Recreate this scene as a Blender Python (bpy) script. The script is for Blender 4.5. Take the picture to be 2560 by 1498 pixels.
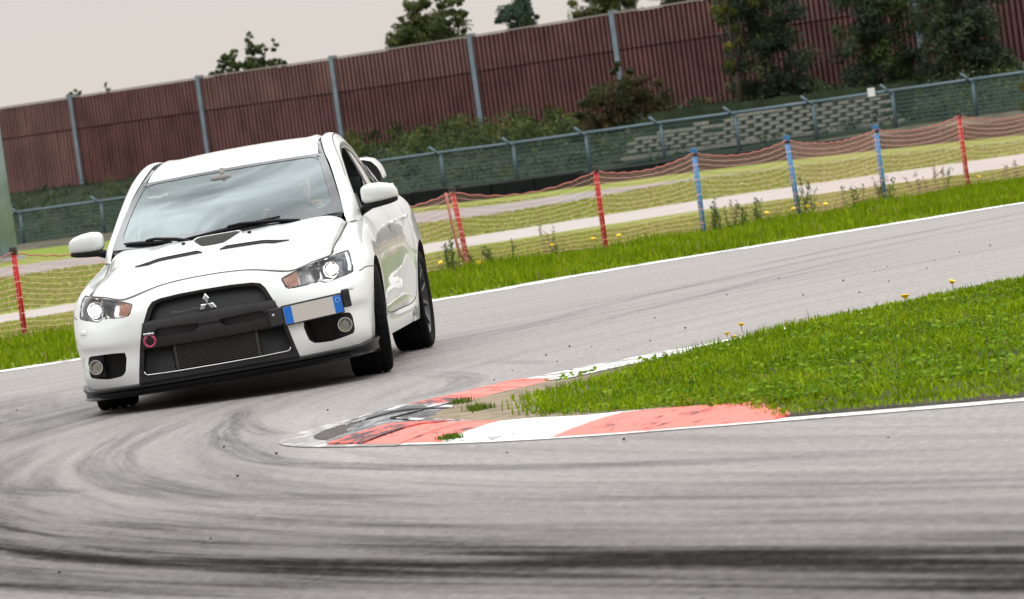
import bpy, bmesh, math, random
import numpy as np
from mathutils import Vector, Matrix
for _o in list(bpy.data.objects): bpy.data.objects.remove(_o)
SC = bpy.context.scene
COL = SC.collection
R = math.radians
random.seed(7); RNG = np.random.default_rng(11)

# ------------------------------------------------------------------ camera
CAM_H = 1.082; PITCH = 0.0323; ROLL = 0.1375; LENS = 36.0 * 9893.0 / 2560.0
cd = bpy.data.cameras.new("camera"); cam = bpy.data.objects.new("camera", cd); COL.objects.link(cam)
_f = Vector((0, math.cos(PITCH), -math.sin(PITCH))); _r = Vector((1, 0, 0)); _u = _r.cross(_f)
_rr = _r * math.cos(ROLL) - _u * math.sin(ROLL); _uu = _r * math.sin(ROLL) + _u * math.cos(ROLL)
cam.matrix_world = Matrix(((_rr.x, _uu.x, -_f.x, 0), (_rr.y, _uu.y, -_f.y, 0), (_rr.z, _uu.z, -_f.z, CAM_H), (0, 0, 0, 1)))
cd.lens = LENS; cd.sensor_width = 36.0; cd.sensor_fit = 'HORIZONTAL'
cd.clip_start = 0.5; cd.clip_end = 6000.0
cd.dof.use_dof = True; cd.dof.focus_distance = 22.8; cd.dof.aperture_fstop = 8.0
SC.camera = cam

# ------------------------------------------------------------------ sky: even overcast (brighter towards the zenith), soft sun
SUN_EL, SUN_AZ = R(64), R(82)          # azimuth: 0 = +Y, clockwise seen from above
w = bpy.data.worlds.new("World"); SC.world = w; w.use_nodes = True
nt = w.node_tree; nt.nodes.clear()
def N(t, typ, **kw):
    n = t.nodes.new(typ)
    for k, v in kw.items():
        if k.startswith('i_'): n.inputs[int(k[2:])].default_value = v
        else: setattr(n, k, v)
    return n
wo = N(nt, 'ShaderNodeOutputWorld'); bg = N(nt, 'ShaderNodeBackground')
sky = N(nt, 'ShaderNodeTexSky', sky_type='NISHITA', sun_disc=False, sun_elevation=SUN_EL, sun_rotation=SUN_AZ)
skm = N(nt, 'ShaderNodeVectorMath', operation='SCALE'); skm.inputs[3].default_value = 0.10
tc = N(nt, 'ShaderNodeTexCoord'); sx = N(nt, 'ShaderNodeSeparateXYZ')
nt.links.new(sky.outputs[0], skm.inputs[0]); nt.links.new(tc.outputs['Generated'], sx.inputs[0])
grad = N(nt, 'ShaderNodeValToRGB')
grad.color_ramp.elements[0].position = 0.0; grad.color_ramp.elements[0].color = (0.76, 0.695, 0.645, 1)
grad.color_ramp.elements[1].position = 1.0; grad.color_ramp.elements[1].color = (2.55, 2.62, 2.68, 1)
e = grad.color_ramp.elements.new(0.12); e.color = (0.72, 0.675, 0.635, 1)
e = grad.color_ramp.elements.new(0.45); e.color = (1.55, 1.56, 1.55, 1)
nt.links.new(sx.outputs[2], grad.inputs[0])
mp = N(nt, 'ShaderNodeMapping'); mp.inputs['Scale'].default_value = (1.6, 2.6, 5.0); mp.inputs['Rotation'].default_value = (0.2, 0.3, 0.5)
nz = N(nt, 'ShaderNodeTexNoise'); nz.inputs['Scale'].default_value = 1.35; nz.inputs['Detail'].default_value = 5; nz.inputs['Distortion'].default_value = 0.6
nt.links.new(tc.outputs['Generated'], mp.inputs[0]); nt.links.new(mp.outputs[0], nz.inputs[0])
cr = N(nt, 'ShaderNodeMapRange'); cr.inputs[1].default_value = 0.3; cr.inputs[2].default_value = 0.7; cr.inputs[3].default_value = 0.38; cr.inputs[4].default_value = 1.58
nt.links.new(nz.outputs[0], cr.inputs[0])
# cloud relief shows overhead, the haze near the horizon is even
hz = N(nt, 'ShaderNodeMapRange'); hz.inputs[1].default_value = 0.08; hz.inputs[2].default_value = 0.4
nt.links.new(sx.outputs[2], hz.inputs[0])
mx1 = N(nt, 'ShaderNodeMix', data_type='FLOAT'); mx1.inputs[2].default_value = 1.0
nt.links.new(hz.outputs[0], mx1.inputs[0]); nt.links.new(cr.outputs[0], mx1.inputs[3])
sc2 = N(nt, 'ShaderNodeVectorMath', operation='SCALE')
nt.links.new(grad.outputs[0], sc2.inputs[0]); nt.links.new(mx1.outputs[0], sc2.inputs[3])
mixw = N(nt, 'ShaderNodeMix', data_type='RGBA'); mixw.inputs[0].default_value = 0.93
nt.links.new(skm.outputs[0], mixw.inputs[6]); nt.links.new(sc2.outputs[0], mixw.inputs[7])
nt.links.new(mixw.outputs[2], bg.inputs[0]); bg.inputs[1].default_value = 1.0
nt.links.new(bg.outputs[0], wo.inputs[0])
sd = bpy.data.lights.new("sun", 'SUN'); sun = bpy.data.objects.new("sun", sd); COL.objects.link(sun)
sd.energy = 1.5; sd.angle = R(20); sd.color = (1.0, 0.96, 0.9)
_d = Vector((math.sin(SUN_AZ) * math.cos(SUN_EL), math.cos(SUN_AZ) * math.cos(SUN_EL), math.sin(SUN_EL)))
sun.rotation_euler = _d.to_track_quat('Z', 'Y').to_euler(); sun.location = (60, 30, 60)

SC.view_settings.view_transform = 'Standard'; SC.view_settings.look = 'None'
SC.view_settings.exposure = 0.0; SC.view_settings.gamma = 1.0
SC.render.engine = 'CYCLES'
SC.cycles.use_denoising = True
SC.cycles.max_bounces = 8; SC.cycles.transparent_max_bounces = 16
SC.cycles.sample_clamp_indirect = 4.0

# ------------------------------------------------------------------ helpers
def link(o, parent=None):
    COL.objects.link(o)
    if parent is not None: o.parent = parent
    return o
def empty(name, loc=(0, 0, 0), parent=None):
    o = bpy.data.objects.new(name, None); link(o, parent); o.location = loc; o.empty_display_size = 0.1
    return o
def tag(o, label=None, cat=None, group=None, kind=None):
    if label: o['label'] = label
    if cat: o['category'] = cat
    if group: o['group'] = group
    if kind: o['kind'] = kind
    return o
def obj(name, me, mat=None, parent=None):
    if mat is not None:
        me.materials.clear(); me.materials.append(mat)
    return link(bpy.data.objects.new(name, me), parent)
def pymesh(name, V, F, smooth=False):
    me = bpy.data.meshes.new(name); me.from_pydata([tuple(v) for v in V], [], [tuple(f) for f in F])
    if smooth: me.shade_smooth()
    me.update(); return me
def mk(name, V, F, mat, parent=None, smooth=False):
    return obj(name, pymesh(name, V, F, smooth), mat, parent)
def trimesh(name, V, T, mat, parent=None, col=None, smooth=False):
    V = np.ascontiguousarray(V, np.float32); T = np.ascontiguousarray(T, np.int32)
    me = bpy.data.meshes.new(name)
    me.vertices.add(len(V)); me.vertices.foreach_set('co', V.ravel())
    n, k = T.shape
    me.loops.add(n * k); me.loops.foreach_set('vertex_index', T.ravel())
    me.polygons.add(n); me.polygons.foreach_set('loop_start', np.arange(0, n * k, k, dtype=np.int32))
    me.update(calc_edges=True)
    if smooth: me.shade_smooth()
    if col is not None:
        a = me.color_attributes.new('Col', 'FLOAT_COLOR', 'POINT')
        c4 = np.ones((len(V), 4), np.float32); c4[:, :3] = col; a.data.foreach_set('color', c4.ravel())
    me.validate()
    return obj(name, me, mat, parent)
def angle_smooth(me, deg=32):
    me.shade_smooth()
    try: me.set_sharp_from_angle(angle=R(deg))
    except Exception: pass
class MB:
    """collects simple solids into one mesh"""
    def __init__(s): s.v = []; s.f = []
    def add(s, V, F):
        b = len(s.v); s.v += [tuple(x) for x in V]; s.f += [tuple(i + b for i in q) for q in F]; return s
    def box(s, c, d, M=None):
        x, y, z = d[0] / 2, d[1] / 2, d[2] / 2
        V = [Vector((sx_ * x, sy_ * y, sz_ * z)) for sz_ in (-1, 1) for sy_ in (-1, 1) for sx_ in (-1, 1)]
        if M is not None: V = [M @ v for v in V]
        V = [v + Vector(c) for v in V]
        return s.add(V, [(0, 2, 3, 1), (4, 5, 7, 6), (0, 1, 5, 4), (2, 6, 7, 3), (0, 4, 6, 2), (1, 3, 7, 5)])
    def tube(s, pts, rad, n=8, cap=True, flat=1.0):
        pts = [Vector(p) for p in pts]; rad = rad if hasattr(rad, '__len__') else [rad] * len(pts)
        V = []; F = []; up = Vector((0, 0, 1)); prev = None
        for i, p in enumerate(pts):
            t = (pts[min(i + 1, len(pts) - 1)] - pts[max(i - 1, 0)]).normalized()
            a = prev if prev is not None else (up if abs(t.dot(up)) < 0.95 else Vector((1, 0, 0)))
            a = (a - t * a.dot(t)).normalized(); prev = a; b = t.cross(a)
            for k in range(n):
                g = 2 * math.pi * k / n
                V.append(p + (a * math.cos(g) * flat + b * math.sin(g)) * rad[i])
        for i in range(len(pts) - 1):
            for k in range(n):
                F.append((i * n + k, i * n + (k + 1) % n, (i + 1) * n + (k + 1) % n, (i + 1) * n + k))
        if cap:
            F.append(tuple(range(n - 1, -1, -1))); F.append(tuple((len(pts) - 1) * n + k for k in range(n)))
        return s.add(V, F)
    def prism(s, poly, h, O=(0, 0, 0), U=(1, 0, 0), W=(0, 1, 0), D=(0, 0, 1)):
        O, U, W, D = map(Vector, (O, U, W, D)); n = len(poly)
        V = [O + U * a + W * b for a, b in poly] + [O + U * a + W * b + D * h for a, b in poly]
        F = [tuple(range(n - 1, -1, -1)), tuple(range(n, 2 * n))] + [(i, (i + 1) % n, n + (i + 1) % n, n + i) for i in range(n)]
        return s.add(V, F)
    def lathe(s, prof, n=32, C=(0, 0, 0), A=(0, 1, 0), U=(1, 0, 0), closed=False):
        C, A, U = Vector(C), Vector(A).normalized(), Vector(U).normalized(); W = A.cross(U); V = []; F = []
        m = len(prof)
        for k in range(n):
            g = 2 * math.pi * k / n; d = U * math.cos(g) + W * math.sin(g)
            for a, r in prof: V.append(C + A * a + d * r)
        for k in range(n):
            k2 = (k + 1) % n
            for i in range(m - 1 if not closed else m):
                j = (i + 1) % m
                F.append((k * m + i, k * m + j, k2 * m + j, k2 * m + i))
        return s.add(V, F)
    def build(s, name, mat, parent=None, smooth=False, deg=None, fix=True):
        me = pymesh(name, s.v, s.f)
        if fix:
            bm = bmesh.new(); bm.from_mesh(me); bmesh.ops.recalc_face_normals(bm, faces=bm.faces); bm.to_mesh(me); bm.free()
        if deg: angle_smooth(me, deg)
        elif smooth: me.shade_smooth()
        return obj(name, me, mat, parent)
def cr1(P, t):
    """catmull-rom through list of points at float index t (open)"""
    P = np.asarray(P, float); n = len(P); i = int(min(max(math.floor(t), 0), n - 2)); u = t - i
    p1, p2 = P[i], P[i + 1]; p0 = P[i - 1] if i > 0 else 2 * p1 - p2; p3 = P[i + 2] if i + 2 < n else 2 * p2 - p1
    return 0.5 * (2 * p1 + (p2 - p0) * u + (2 * p0 - 5 * p1 + 4 * p2 - p3) * u * u + (3 * p1 - p0 - 3 * p2 + p3) * u ** 3)
def crline(P, sub):
    n = len(P); return np.array([cr1(P, i / sub) for i in range((n - 1) * sub + 1)])
def gridfaces(r, c, closed=False):
    F = []
    for i in range(r - 1):
        for j in range(c if closed else c - 1):
            j2 = (j + 1) % c; F.append((i * c + j, i * c + j2, (i + 1) * c + j2, (i + 1) * c + j))
    return F
def inpoly(x, y, P):
    P = np.asarray(P); x = np.asarray(x); y = np.asarray(y); c = np.zeros(x.shape, bool); n = len(P); j = n - 1
    for i in range(n):
        xi, yi = P[i]; xj, yj = P[j]
        m = ((yi > y) != (yj > y)) & (x < (xj - xi) * (y - yi) / (yj - yi + 1e-12) + xi); c ^= m; j = i
    return c
def polydist(x, y, L):
    """unsigned distance of points to an open polyline"""
    d = np.full(np.shape(x), 1e9)
    for (ax, ay), (bx, by) in zip(L[:-1], L[1:]):
        vx, vy = bx - ax, by - ay; t = np.clip(((x - ax) * vx + (y - ay) * vy) / (vx * vx + vy * vy + 1e-12), 0, 1)
        d = np.minimum(d, np.hypot(x - ax - t * vx, y - ay - t * vy))
    return d

# ------------------------------------------------------------------ materials
MATS = {}
def mat(name, col=(0.5, 0.5, 0.5), rough=0.5, metal=0.0, coat=0.0, spec=0.5, emit=None, es=0.0, noise=None, bump=None, trans=0.0):
    """principled material; noise=(scale, amount[, detail]) varies the colour, bump=(scale, strength)"""
    m = bpy.data.materials.new(name); m.use_nodes = True; t = m.node_tree; b = t.nodes['Principled BSDF']
    b.inputs['Base Color'].default_value = (*col, 1); b.inputs['Roughness'].default_value = rough
    b.inputs['Metallic'].default_value = metal; b.inputs['Coat Weight'].default_value = coat
    b.inputs['Coat Roughness'].default_value = 0.03; b.inputs['Specular IOR Level'].default_value = spec
    b.inputs['Transmission Weight'].default_value = trans
    if emit: b.inputs['Emission Color'].default_value = (*emit, 1); b.inputs['Emission Strength'].default_value = es
    if noise or bump: co = t.nodes.new('ShaderNodeTexCoord')
    if noise:
        n = t.nodes.new('ShaderNodeTexNoise'); n.inputs['Scale'].default_value = noise[0]
        n.inputs['Detail'].default_value = noise[2] if len(noise) > 2 else 4
        t.links.new(co.outputs['Object'], n.inputs['Vector'])
        mr = t.nodes.new('ShaderNodeMapRange'); mr.inputs[1].default_value = 0.25; mr.inputs[2].default_value = 0.75
        mr.inputs[3].default_value = 1 - noise[1]; mr.inputs[4].default_value = 1 + noise[1]
        t.links.new(n.outputs[0], mr.inputs[0])
        sc = t.nodes.new('ShaderNodeVectorMath'); sc.operation = 'SCALE'; sc.inputs[0].default_value = col
        t.links.new(mr.outputs[0], sc.inputs[3]); t.links.new(sc.outputs[0], b.inputs['Base Color'])
    if bump:
        n = t.nodes.new('ShaderNodeTexNoise'); n.inputs['Scale'].default_value = bump[0]; n.inputs['Detail'].default_value = 3
        t.links.new(co.outputs['Object'], n.inputs['Vector'])
        bp = t.nodes.new('ShaderNodeBump'); bp.inputs['Strength'].default_value = bump[1]; bp.inputs['Distance'].default_value = 0.01
        t.links.new(n.outputs[0], bp.inputs['Height']); t.links.new(bp.outputs[0], b.inputs['Normal'])
    MATS[name] = m
    return m
def leafmat(name, tl=0.35, rough=0.55, spec=0.3):
    m = bpy.data.materials.new(name); m.use_nodes = True; t = m.node_tree; b = t.nodes['Principled BSDF']
    a = t.nodes.new('ShaderNodeAttribute'); a.attribute_name = 'Col'
    t.links.new(a.outputs[0], b.inputs['Base Color']); b.inputs['Roughness'].default_value = rough; b.inputs['Specular IOR Level'].default_value = spec
    tr = t.nodes.new('ShaderNodeBsdfTranslucent'); t.links.new(a.outputs[0], tr.inputs[0])
    mx = t.nodes.new('ShaderNodeMixShader'); mx.inputs[0].default_value = tl
    t.links.new(b.outputs[0], mx.inputs[1]); t.links.new(tr.outputs[0], mx.inputs[2])
    t.links.new(mx.outputs[0], t.nodes['Material Output'].inputs[0]); MATS[name] = m
    return m
def glassmat(name, tint, refl=1.0, add=0.0, rough=0.0, rcol=(1, 1, 1)):
    """thin pane: clear sheet plus fresnel mirror, no refraction"""
    m = bpy.data.materials.new(name); m.use_nodes = True; t = m.node_tree; t.nodes.clear()
    o = t.nodes.new('ShaderNodeOutputMaterial'); tr = t.nodes.new('ShaderNodeBsdfTransparent'); gl = t.nodes.new('ShaderNodeBsdfGlossy')
    tr.inputs[0].default_value = (*tint, 1); gl.inputs['Roughness'].default_value = rough; gl.inputs[0].default_value = (*rcol, 1)
    fr = t.nodes.new('ShaderNodeFresnel'); fr.inputs[0].default_value = 1.52
    ma = t.nodes.new('ShaderNodeMath'); ma.operation = 'MULTIPLY_ADD'; ma.inputs[1].default_value = refl; ma.inputs[2].default_value = add; ma.use_clamp = True
    mx = t.nodes.new('ShaderNodeMixShader')
    t.links.new(fr.outputs[0], ma.inputs[0]); t.links.new(ma.outputs[0], mx.inputs[0])
    t.links.new(tr.outputs[0], mx.inputs[1]); t.links.new(gl.outputs[0], mx.inputs[2]); t.links.new(mx.outputs[0], o.inputs[0])
    MATS[name] = m
    return m
# ================================================================== setting: ground, track, kerbs
OUT = [(9.0,9.6),(5.5,11.9),(3.2,13.35),(1.79,14.28),(1.4,14.58),(.88,15.0),(.574,15.27),(.238,15.56),(-.23,16.12),(-.73,16.92),(-1.0,17.45),(-1.12,17.95),(-1.06,18.5),(-.9,18.88),(-.68,19.24),(-.31,19.88),(.014,20.33),(.363,20.68),(.62,21.0),(1.2,21.75),(2.5,23.3),(4.5,25.6),(9,30.5),(16,38)]
OUTs = crline(OUT, 8)
WL = crline([(-60,60),(-25,38),(-14,33.4),(-8,32.6),(-4.4,33.35),(-.73,36.5),(.28,37.75),(1.1,38.6),(2.1,39.4),(3.2,40.35),(4.15,41.1),(5.5,42.1),(10,45.2),(22,53),(60,75)], 6)
RACE = crline([(30,-14),(6,3.2),(3,6.9),(1.14,9.49),(.55,10.32),(-.1,11.25),(-.92,12.61),(-1.46,13.69),(-2.08,15.27),(-2.55,17.2),(-2.75,19.4),(-2.5,22.0),(-1.3,25.2),(1.2,28.6),(6,33.2),(20,45)], 8)
def sdist(x, y, L):
    """signed distance to a polyline (positive on its right when walked) and arc length of the nearest point"""
    d = np.full(x.shape, 1e9); sg = np.ones(x.shape); run = np.zeros(x.shape); acc = 0.0
    for (ax, ay), (bx, by) in zip(L[:-1], L[1:]):
        vx, vy = bx - ax, by - ay; l2 = vx * vx + vy * vy; t = np.clip(((x - ax) * vx + (y - ay) * vy) / l2, 0, 1)
        dx, dy = x - ax - t * vx, y - ay - t * vy; dd = np.hypot(dx, dy); m = dd < d
        d[m] = dd[m]; sg[m] = np.where(vx * dy - vy * dx < 0, 1, -1)[m]; run[m] = (acc + t * math.sqrt(l2))[m]; acc += math.sqrt(l2)
    return d * sg, run

# ---- asphalt
asph = bpy.data.materials.new('asphalt'); asph.use_nodes = True; t = asph.node_tree; b = t.nodes['Principled BSDF']
def AT(t, nm): a = t.nodes.new('ShaderNodeAttribute'); a.attribute_name = nm; return a.outputs['Fac']
def MATH(t, op, a, b_=None, c=None, clamp=False):
    n = t.nodes.new('ShaderNodeMath'); n.operation = op; n.use_clamp = clamp
    for i, v in enumerate((a, b_, c)):
        if v is None: continue
        if isinstance(v, (int, float)): n.inputs[i].default_value = v
        else: t.links.new(v, n.inputs[i])
    return n.outputs[0]
def NOISE(t, vec, scale, detail=3, rough=.5, dist=0):
    n = t.nodes.new('ShaderNodeTexNoise'); n.inputs['Scale'].default_value = scale; n.inputs['Detail'].default_value = detail
    n.inputs['Roughness'].default_value = rough; n.inputs['Distortion'].default_value = dist; t.links.new(vec, n.inputs['Vector']); return n.outputs[0]
def COMB(t, x, y, z=0.0):
    n = t.nodes.new('ShaderNodeCombineXYZ')
    for i, v in enumerate((x, y, z)):
        if isinstance(v, (int, float)): n.inputs[i].default_value = v
        else: t.links.new(v, n.inputs[i])
    return n.outputs[0]
def MR(t, v, a, b_, c, d):
    n = t.nodes.new('ShaderNodeMapRange'); t.links.new(v, n.inputs[0])
    for i, q in enumerate((a, b_, c, d)): n.inputs[i + 1].default_value = q
    return n.outputs[0]
def RAMP(t, v, stops):
    n = t.nodes.new('ShaderNodeValToRGB'); e = n.color_ramp.elements
    while len(e) < len(stops): e.new(.5)
    for q, (p, c) in zip(e, stops): q.position = p; q.color = (*c, 1) if len(c) == 3 else c
    t.links.new(v, n.inputs[0]); return n.outputs[0]
def MIXC(t, f, a, b_):
    n = t.nodes.new('ShaderNodeMix'); n.data_type = 'RGBA'
    for i, v in ((0, f), (6, a), (7, b_)):
        if isinstance(v, (int, float)): n.inputs[i].default_value = v
        elif isinstance(v, tuple): n.inputs[i].default_value = (*v, 1)
        else: t.links.new(v, n.inputs[i])
    return n.outputs[2]
lane, run_, nearm = AT(t, 'lane'), AT(t, 'run'), AT(t, 'near')
lane0 = lane; _wob = NOISE(t, COMB(t, MATH(t, 'MULTIPLY', lane, 3.0), MATH(t, 'MULTIPLY', run_, .14), 9.0), 1.0, 4, .6); lanew = MATH(t, 'ADD', lane, MR(t, _wob, .25, .75, -.35, .35))
pos = t.nodes.new('ShaderNodeTexCoord').outputs['Object']
grain = NOISE(t, pos, 22, 9, .88); coarse = NOISE(t, pos, 26, 3, .6); blot = NOISE(t, pos, .55, 4, .55)
streak = NOISE(t, COMB(t, MATH(t, 'MULTIPLY', lane, 5.0), MATH(t, 'MULTIPLY', run_, .24)), 1.0, 6, .62)
streak2 = NOISE(t, COMB(t, MATH(t, 'MULTIPLY', lane, 1.9), MATH(t, 'MULTIPLY', run_, .12), 4.0), 1.0, 4, .55)
base = RAMP(t, grain, [(.36, (.080, .070, .067)), (.46, (.240, .216, .205)), (.54, (.340, .308, .292)), (.64, (.56, .515, .49))])
base = MIXC(t, MR(t, coarse, .35, .65, 0, .45), base, (.165, .152, .147))
base = MIXC(t, MR(t, blot, .3, .7, 0, .30), base, (.31, .286, .274))
band = RAMP(t, MR(t, lanew, -2.0, 3.0, 0, 1), [(0, (.55,)*3), (.13, (.66,)*3), (.19, (.56,)*3), (.245, (.72,)*3), (.30, (.85,)*3), (.35, (1.0,)*3), (.41, (.85,)*3), (.47, (.62,)*3), (.54, (.42,)*3), (.60, (.44,)*3), (.645, (.26,)*3), (.72, (.10,)*3), (.80, (.22,)*3), (.88, (.10,)*3), (1, (.06,)*3)])
rub = MATH(t, 'MULTIPLY', band, MATH(t, 'MULTIPLY', MR(t, streak2, .30, .66, .62, 1.08), MR(t, streak, .32, .64, .60, 1.12)))
rub = MATH(t, 'MULTIPLY', rub, nearm)
fine = MATH(t, 'MULTIPLY', MR(t, streak, .46, .70, 0, .80), MATH(t, 'MULTIPLY_ADD', MATH(t, 'MULTIPLY', nearm, MR(t, lane0, .6, 2.4, 1, .4)), .34, .16))
rub = MATH(t, 'ADD', rub, MATH(t, 'MULTIPLY', fine, MATH(t, 'SUBTRACT', 1.0, MATH(t, 'MULTIPLY', rub, .4))), clamp=True)
rub = MATH(t, 'MULTIPLY', rub, MR(t, grain, .38, .62, 1.06, .88), clamp=True)
colr = MIXC(t, rub, base, (.016, .014, .014)); t.links.new(colr, b.inputs['Base Color'])
t.links.new(MR(t, rub, 0, 1, .46, .60), b.inputs['Roughness']); t.links.new(MR(t, rub, 0, .8, .20, .0), b.inputs['Specular IOR Level'])
bp = t.nodes.new('ShaderNodeBump'); bp.inputs['Strength'].default_value = .55; bp.inputs['Distance'].default_value = .006
t.links.new(grain, bp.inputs['Height']); t.links.new(bp.outputs[0], b.inputs['Normal'])
def axis(a, b_, step, far):
    core = np.arange(a, b_ + 1e-6, step); lo = a - np.geomspace(.4, a - far[0], 14); hi = b_ + np.geomspace(.4, far[1] - b_, 14)
    return np.concatenate([lo[::-1], core, hi])
gx = axis(-7, 9, .14, (-60, 60)); gy = axis(7, 44, .16, (-25, 75))
GX, GY = np.meshgrid(gx, gy); GY2 = np.minimum(GY, np.interp(GX, WL[:, 0], WL[:, 1]) - .02)
lan, rn = sdist(GX, GY2, RACE)
V = np.stack([GX, GY2, np.zeros_like(GX)], -1).reshape(-1, 3); nx_, ny_ = len(gx), len(gy)
ii = np.arange(ny_ - 1)[:, None] * nx_ + np.arange(nx_ - 1)[None]; ii = ii.ravel(); T = np.stack([ii, ii + 1, ii + nx_ + 1, ii + nx_], -1)
keep = (np.ptp(V[T][:, :, 1], axis=1) > 1e-4); road = trimesh('track_asphalt', V, T[keep], asph); tag(road, kind='structure')
def fattr(o, nm, arr): a = o.data.attributes.new(nm, 'FLOAT', 'POINT'); a.data.foreach_set('value', np.ascontiguousarray(arr, np.float32).ravel())
fattr(road, 'lane', lan); fattr(road, 'run', rn); fattr(road, 'near', np.interp(GY2 + .35 * (GX + 1.0), [15.0, 17.5, 20, 23, 29, 36], [1.0, .72, .42, .38, .20, .08]))

# ---- base land, reaching the horizon
landm = mat('meadow', (.075, .095, .022), .95, spec=.1, noise=(.8, .4))
mb = MB(); mb.add([(-3000, -800, -.06), (3000, -800, -.06), (3000, 5000, -.06), (-3000, 5000, -.06)], [(0, 1, 2, 3)]); tag(mb.build('ground', landm), kind='structure')

# ---- painted edge lines
def paintmat(name, wear, sc, wc=(.80, .78, .76)):
    m = bpy.data.materials.new(name); m.use_nodes = True; t = m.node_tree; b = t.nodes['Principled BSDF']
    p = t.nodes.new('ShaderNodeTexCoord').outputs['Object']
    n = NOISE(t, p, sc, 6, .72); g_ = NOISE(t, p, 75, 3, .7); f = MR(t, n, wear - .05, wear + .06, 1, 0)
    f = MATH(t, 'MAXIMUM', f, MR(t, g_, .22, .34, .8, 0))
    t.links.new(MIXC(t, f, wc, (.22, .20, .19)), b.inputs['Base Color']); b.inputs['Roughness'].default_value = .65; MATS[name] = m; return m
def strip(name, L, a, b_, z, m, parent=None):
    L = np.asarray(L); V = []
    for i in range(len(L)):
        d = L[min(i + 1, len(L) - 1)] - L[max(i - 1, 0)]; d = d / np.linalg.norm(d); n = np.array([-d[1], d[0]])
        V += [(*(L[i] + n * a), z), (*(L[i] + n * b_), z)]
    return mk(name, V, [(2 * i, 2 * i + 1, 2 * i + 3, 2 * i + 2) for i in range(len(L) - 1)], m, parent)
wpaint = paintmat('line_paint', .40, 4.0); wworn = paintmat('worn_line_paint', .54, 7.0, (.50, .48, .46))
strip('edge_line', WL, -.50, -.04, .004, paintmat('far_line_paint', .46, 3.0), road)
seg = np.array([i for i, p in enumerate(OUTs)])
tipm = (np.hypot(OUTs[:, 0] + 1.0, OUTs[:, 1] - 18.0) < 1.55)
i0, i1 = np.where(tipm)[0][[0, -1]]
strip('edge_line', OUTs[:i0 + 1], -.13, .0, .004, wpaint, road)
strip('edge_line', OUTs[i0:i1 + 1], -.30, .02, .004, wworn, road)
strip('edge_line', OUTs[i1:], -.14, .0, .004, wpaint, road)

# ---- island: bare soil with a turf crown
soilm = bpy.data.materials.new('sandy_soil'); soilm.use_nodes = True; t = soilm.node_tree; b = t.nodes['Principled BSDF']; p = t.nodes.new('ShaderNodeTexCoord').outputs['Object']
_sx = t.nodes.new('ShaderNodeSeparateXYZ'); t.links.new(p, _sx.inputs[0]); n_a = NOISE(t, p, 9, 6, .6); n_b = NOISE(t, p, 45, 3, .6)
sand = RAMP(t, n_a, [(.3, (.10, .078, .05)), (.55, (.24, .185, .12)), (.75, (.34, .27, .18))]); earth = RAMP(t, n_a, [(.3, (.018, .015, .012)), (.7, (.075, .058, .036))])
c = MIXC(t, MATH(t, 'ADD', MR(t, _sx.outputs[0], .15, .75, 0, 1), MR(t, n_a, .3, .7, -.2, .2), clamp=True), sand, earth); c = MIXC(t, MR(t, _sx.outputs[0], -.80, -.62, 1, 0), c, RAMP(t, n_b, [(.3, (.02, .018, .017)), (.7, (.12, .10, .09))])); t.links.new(c, b.inputs['Base Color']); b.inputs['Roughness'].default_value = .95
bp = t.nodes.new('ShaderNodeBump'); bp.inputs['Strength'].default_value = .7; bp.inputs['Distance'].default_value = .01; t.links.new(n_b, bp.inputs['Height']); t.links.new(bp.outputs[0], b.inputs['Normal'])
def off(L, d):
    L = np.asarray(L); D = np.gradient(L, axis=0); D /= np.linalg.norm(D, axis=1)[:, None]; return L + np.stack([-D[:, 1], D[:, 0]], -1) * d
def inner(d): return off(OUTs, -d if np.ndim(d) == 0 else -np.asarray(d)[:, None] if False else -d)
# which side is the island on?
_tst = off(OUTs, .3); _side = 1.0 if np.hypot(*(_tst[80] - np.array([3., 18.5]))) < np.hypot(*(OUTs[80] - np.array([3., 18.5]))) else -1.0
def ins(d):
    D = np.gradient(OUTs, axis=0); D /= np.linalg.norm(D, axis=1)[:, None]; nrm = np.stack([-D[:, 1], D[:, 0]], -1) * _side
    return OUTs + nrm * (np.asarray(d)[:, None] if np.ndim(d) else d)
e0 = ins(.14); V = [(*p, .006) for p in e0]; e1 = ins(.45); V += [(*p, .03) for p in e1]; n_ = len(e0)
F = [(i, i + 1, n_ + i + 1, n_ + i) for i in range(n_ - 1)]
h_ = n_ // 2 
rows = [e1[i] for i in range(n_)]
base_ = len(V)
# ladder across the wedge between the near and far edge
tip = int(np.argmin(OUTs[:, 0]))
for k in range(1, min(tip, n_ - 1 - tip)):
    a, c = tip - k, tip + k
    F.append((n_ + a, n_ + a + 1, n_ + c - 1, n_ + c))
soil = mk('island_soil', V, F, soilm); bm = bmesh.new(); bm.from_mesh(soil.data); bmesh.ops.recalc_face_normals(bm, faces=bm.faces); bm.to_mesh(soil.data); bm.free(); tag(soil, kind='structure')

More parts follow.
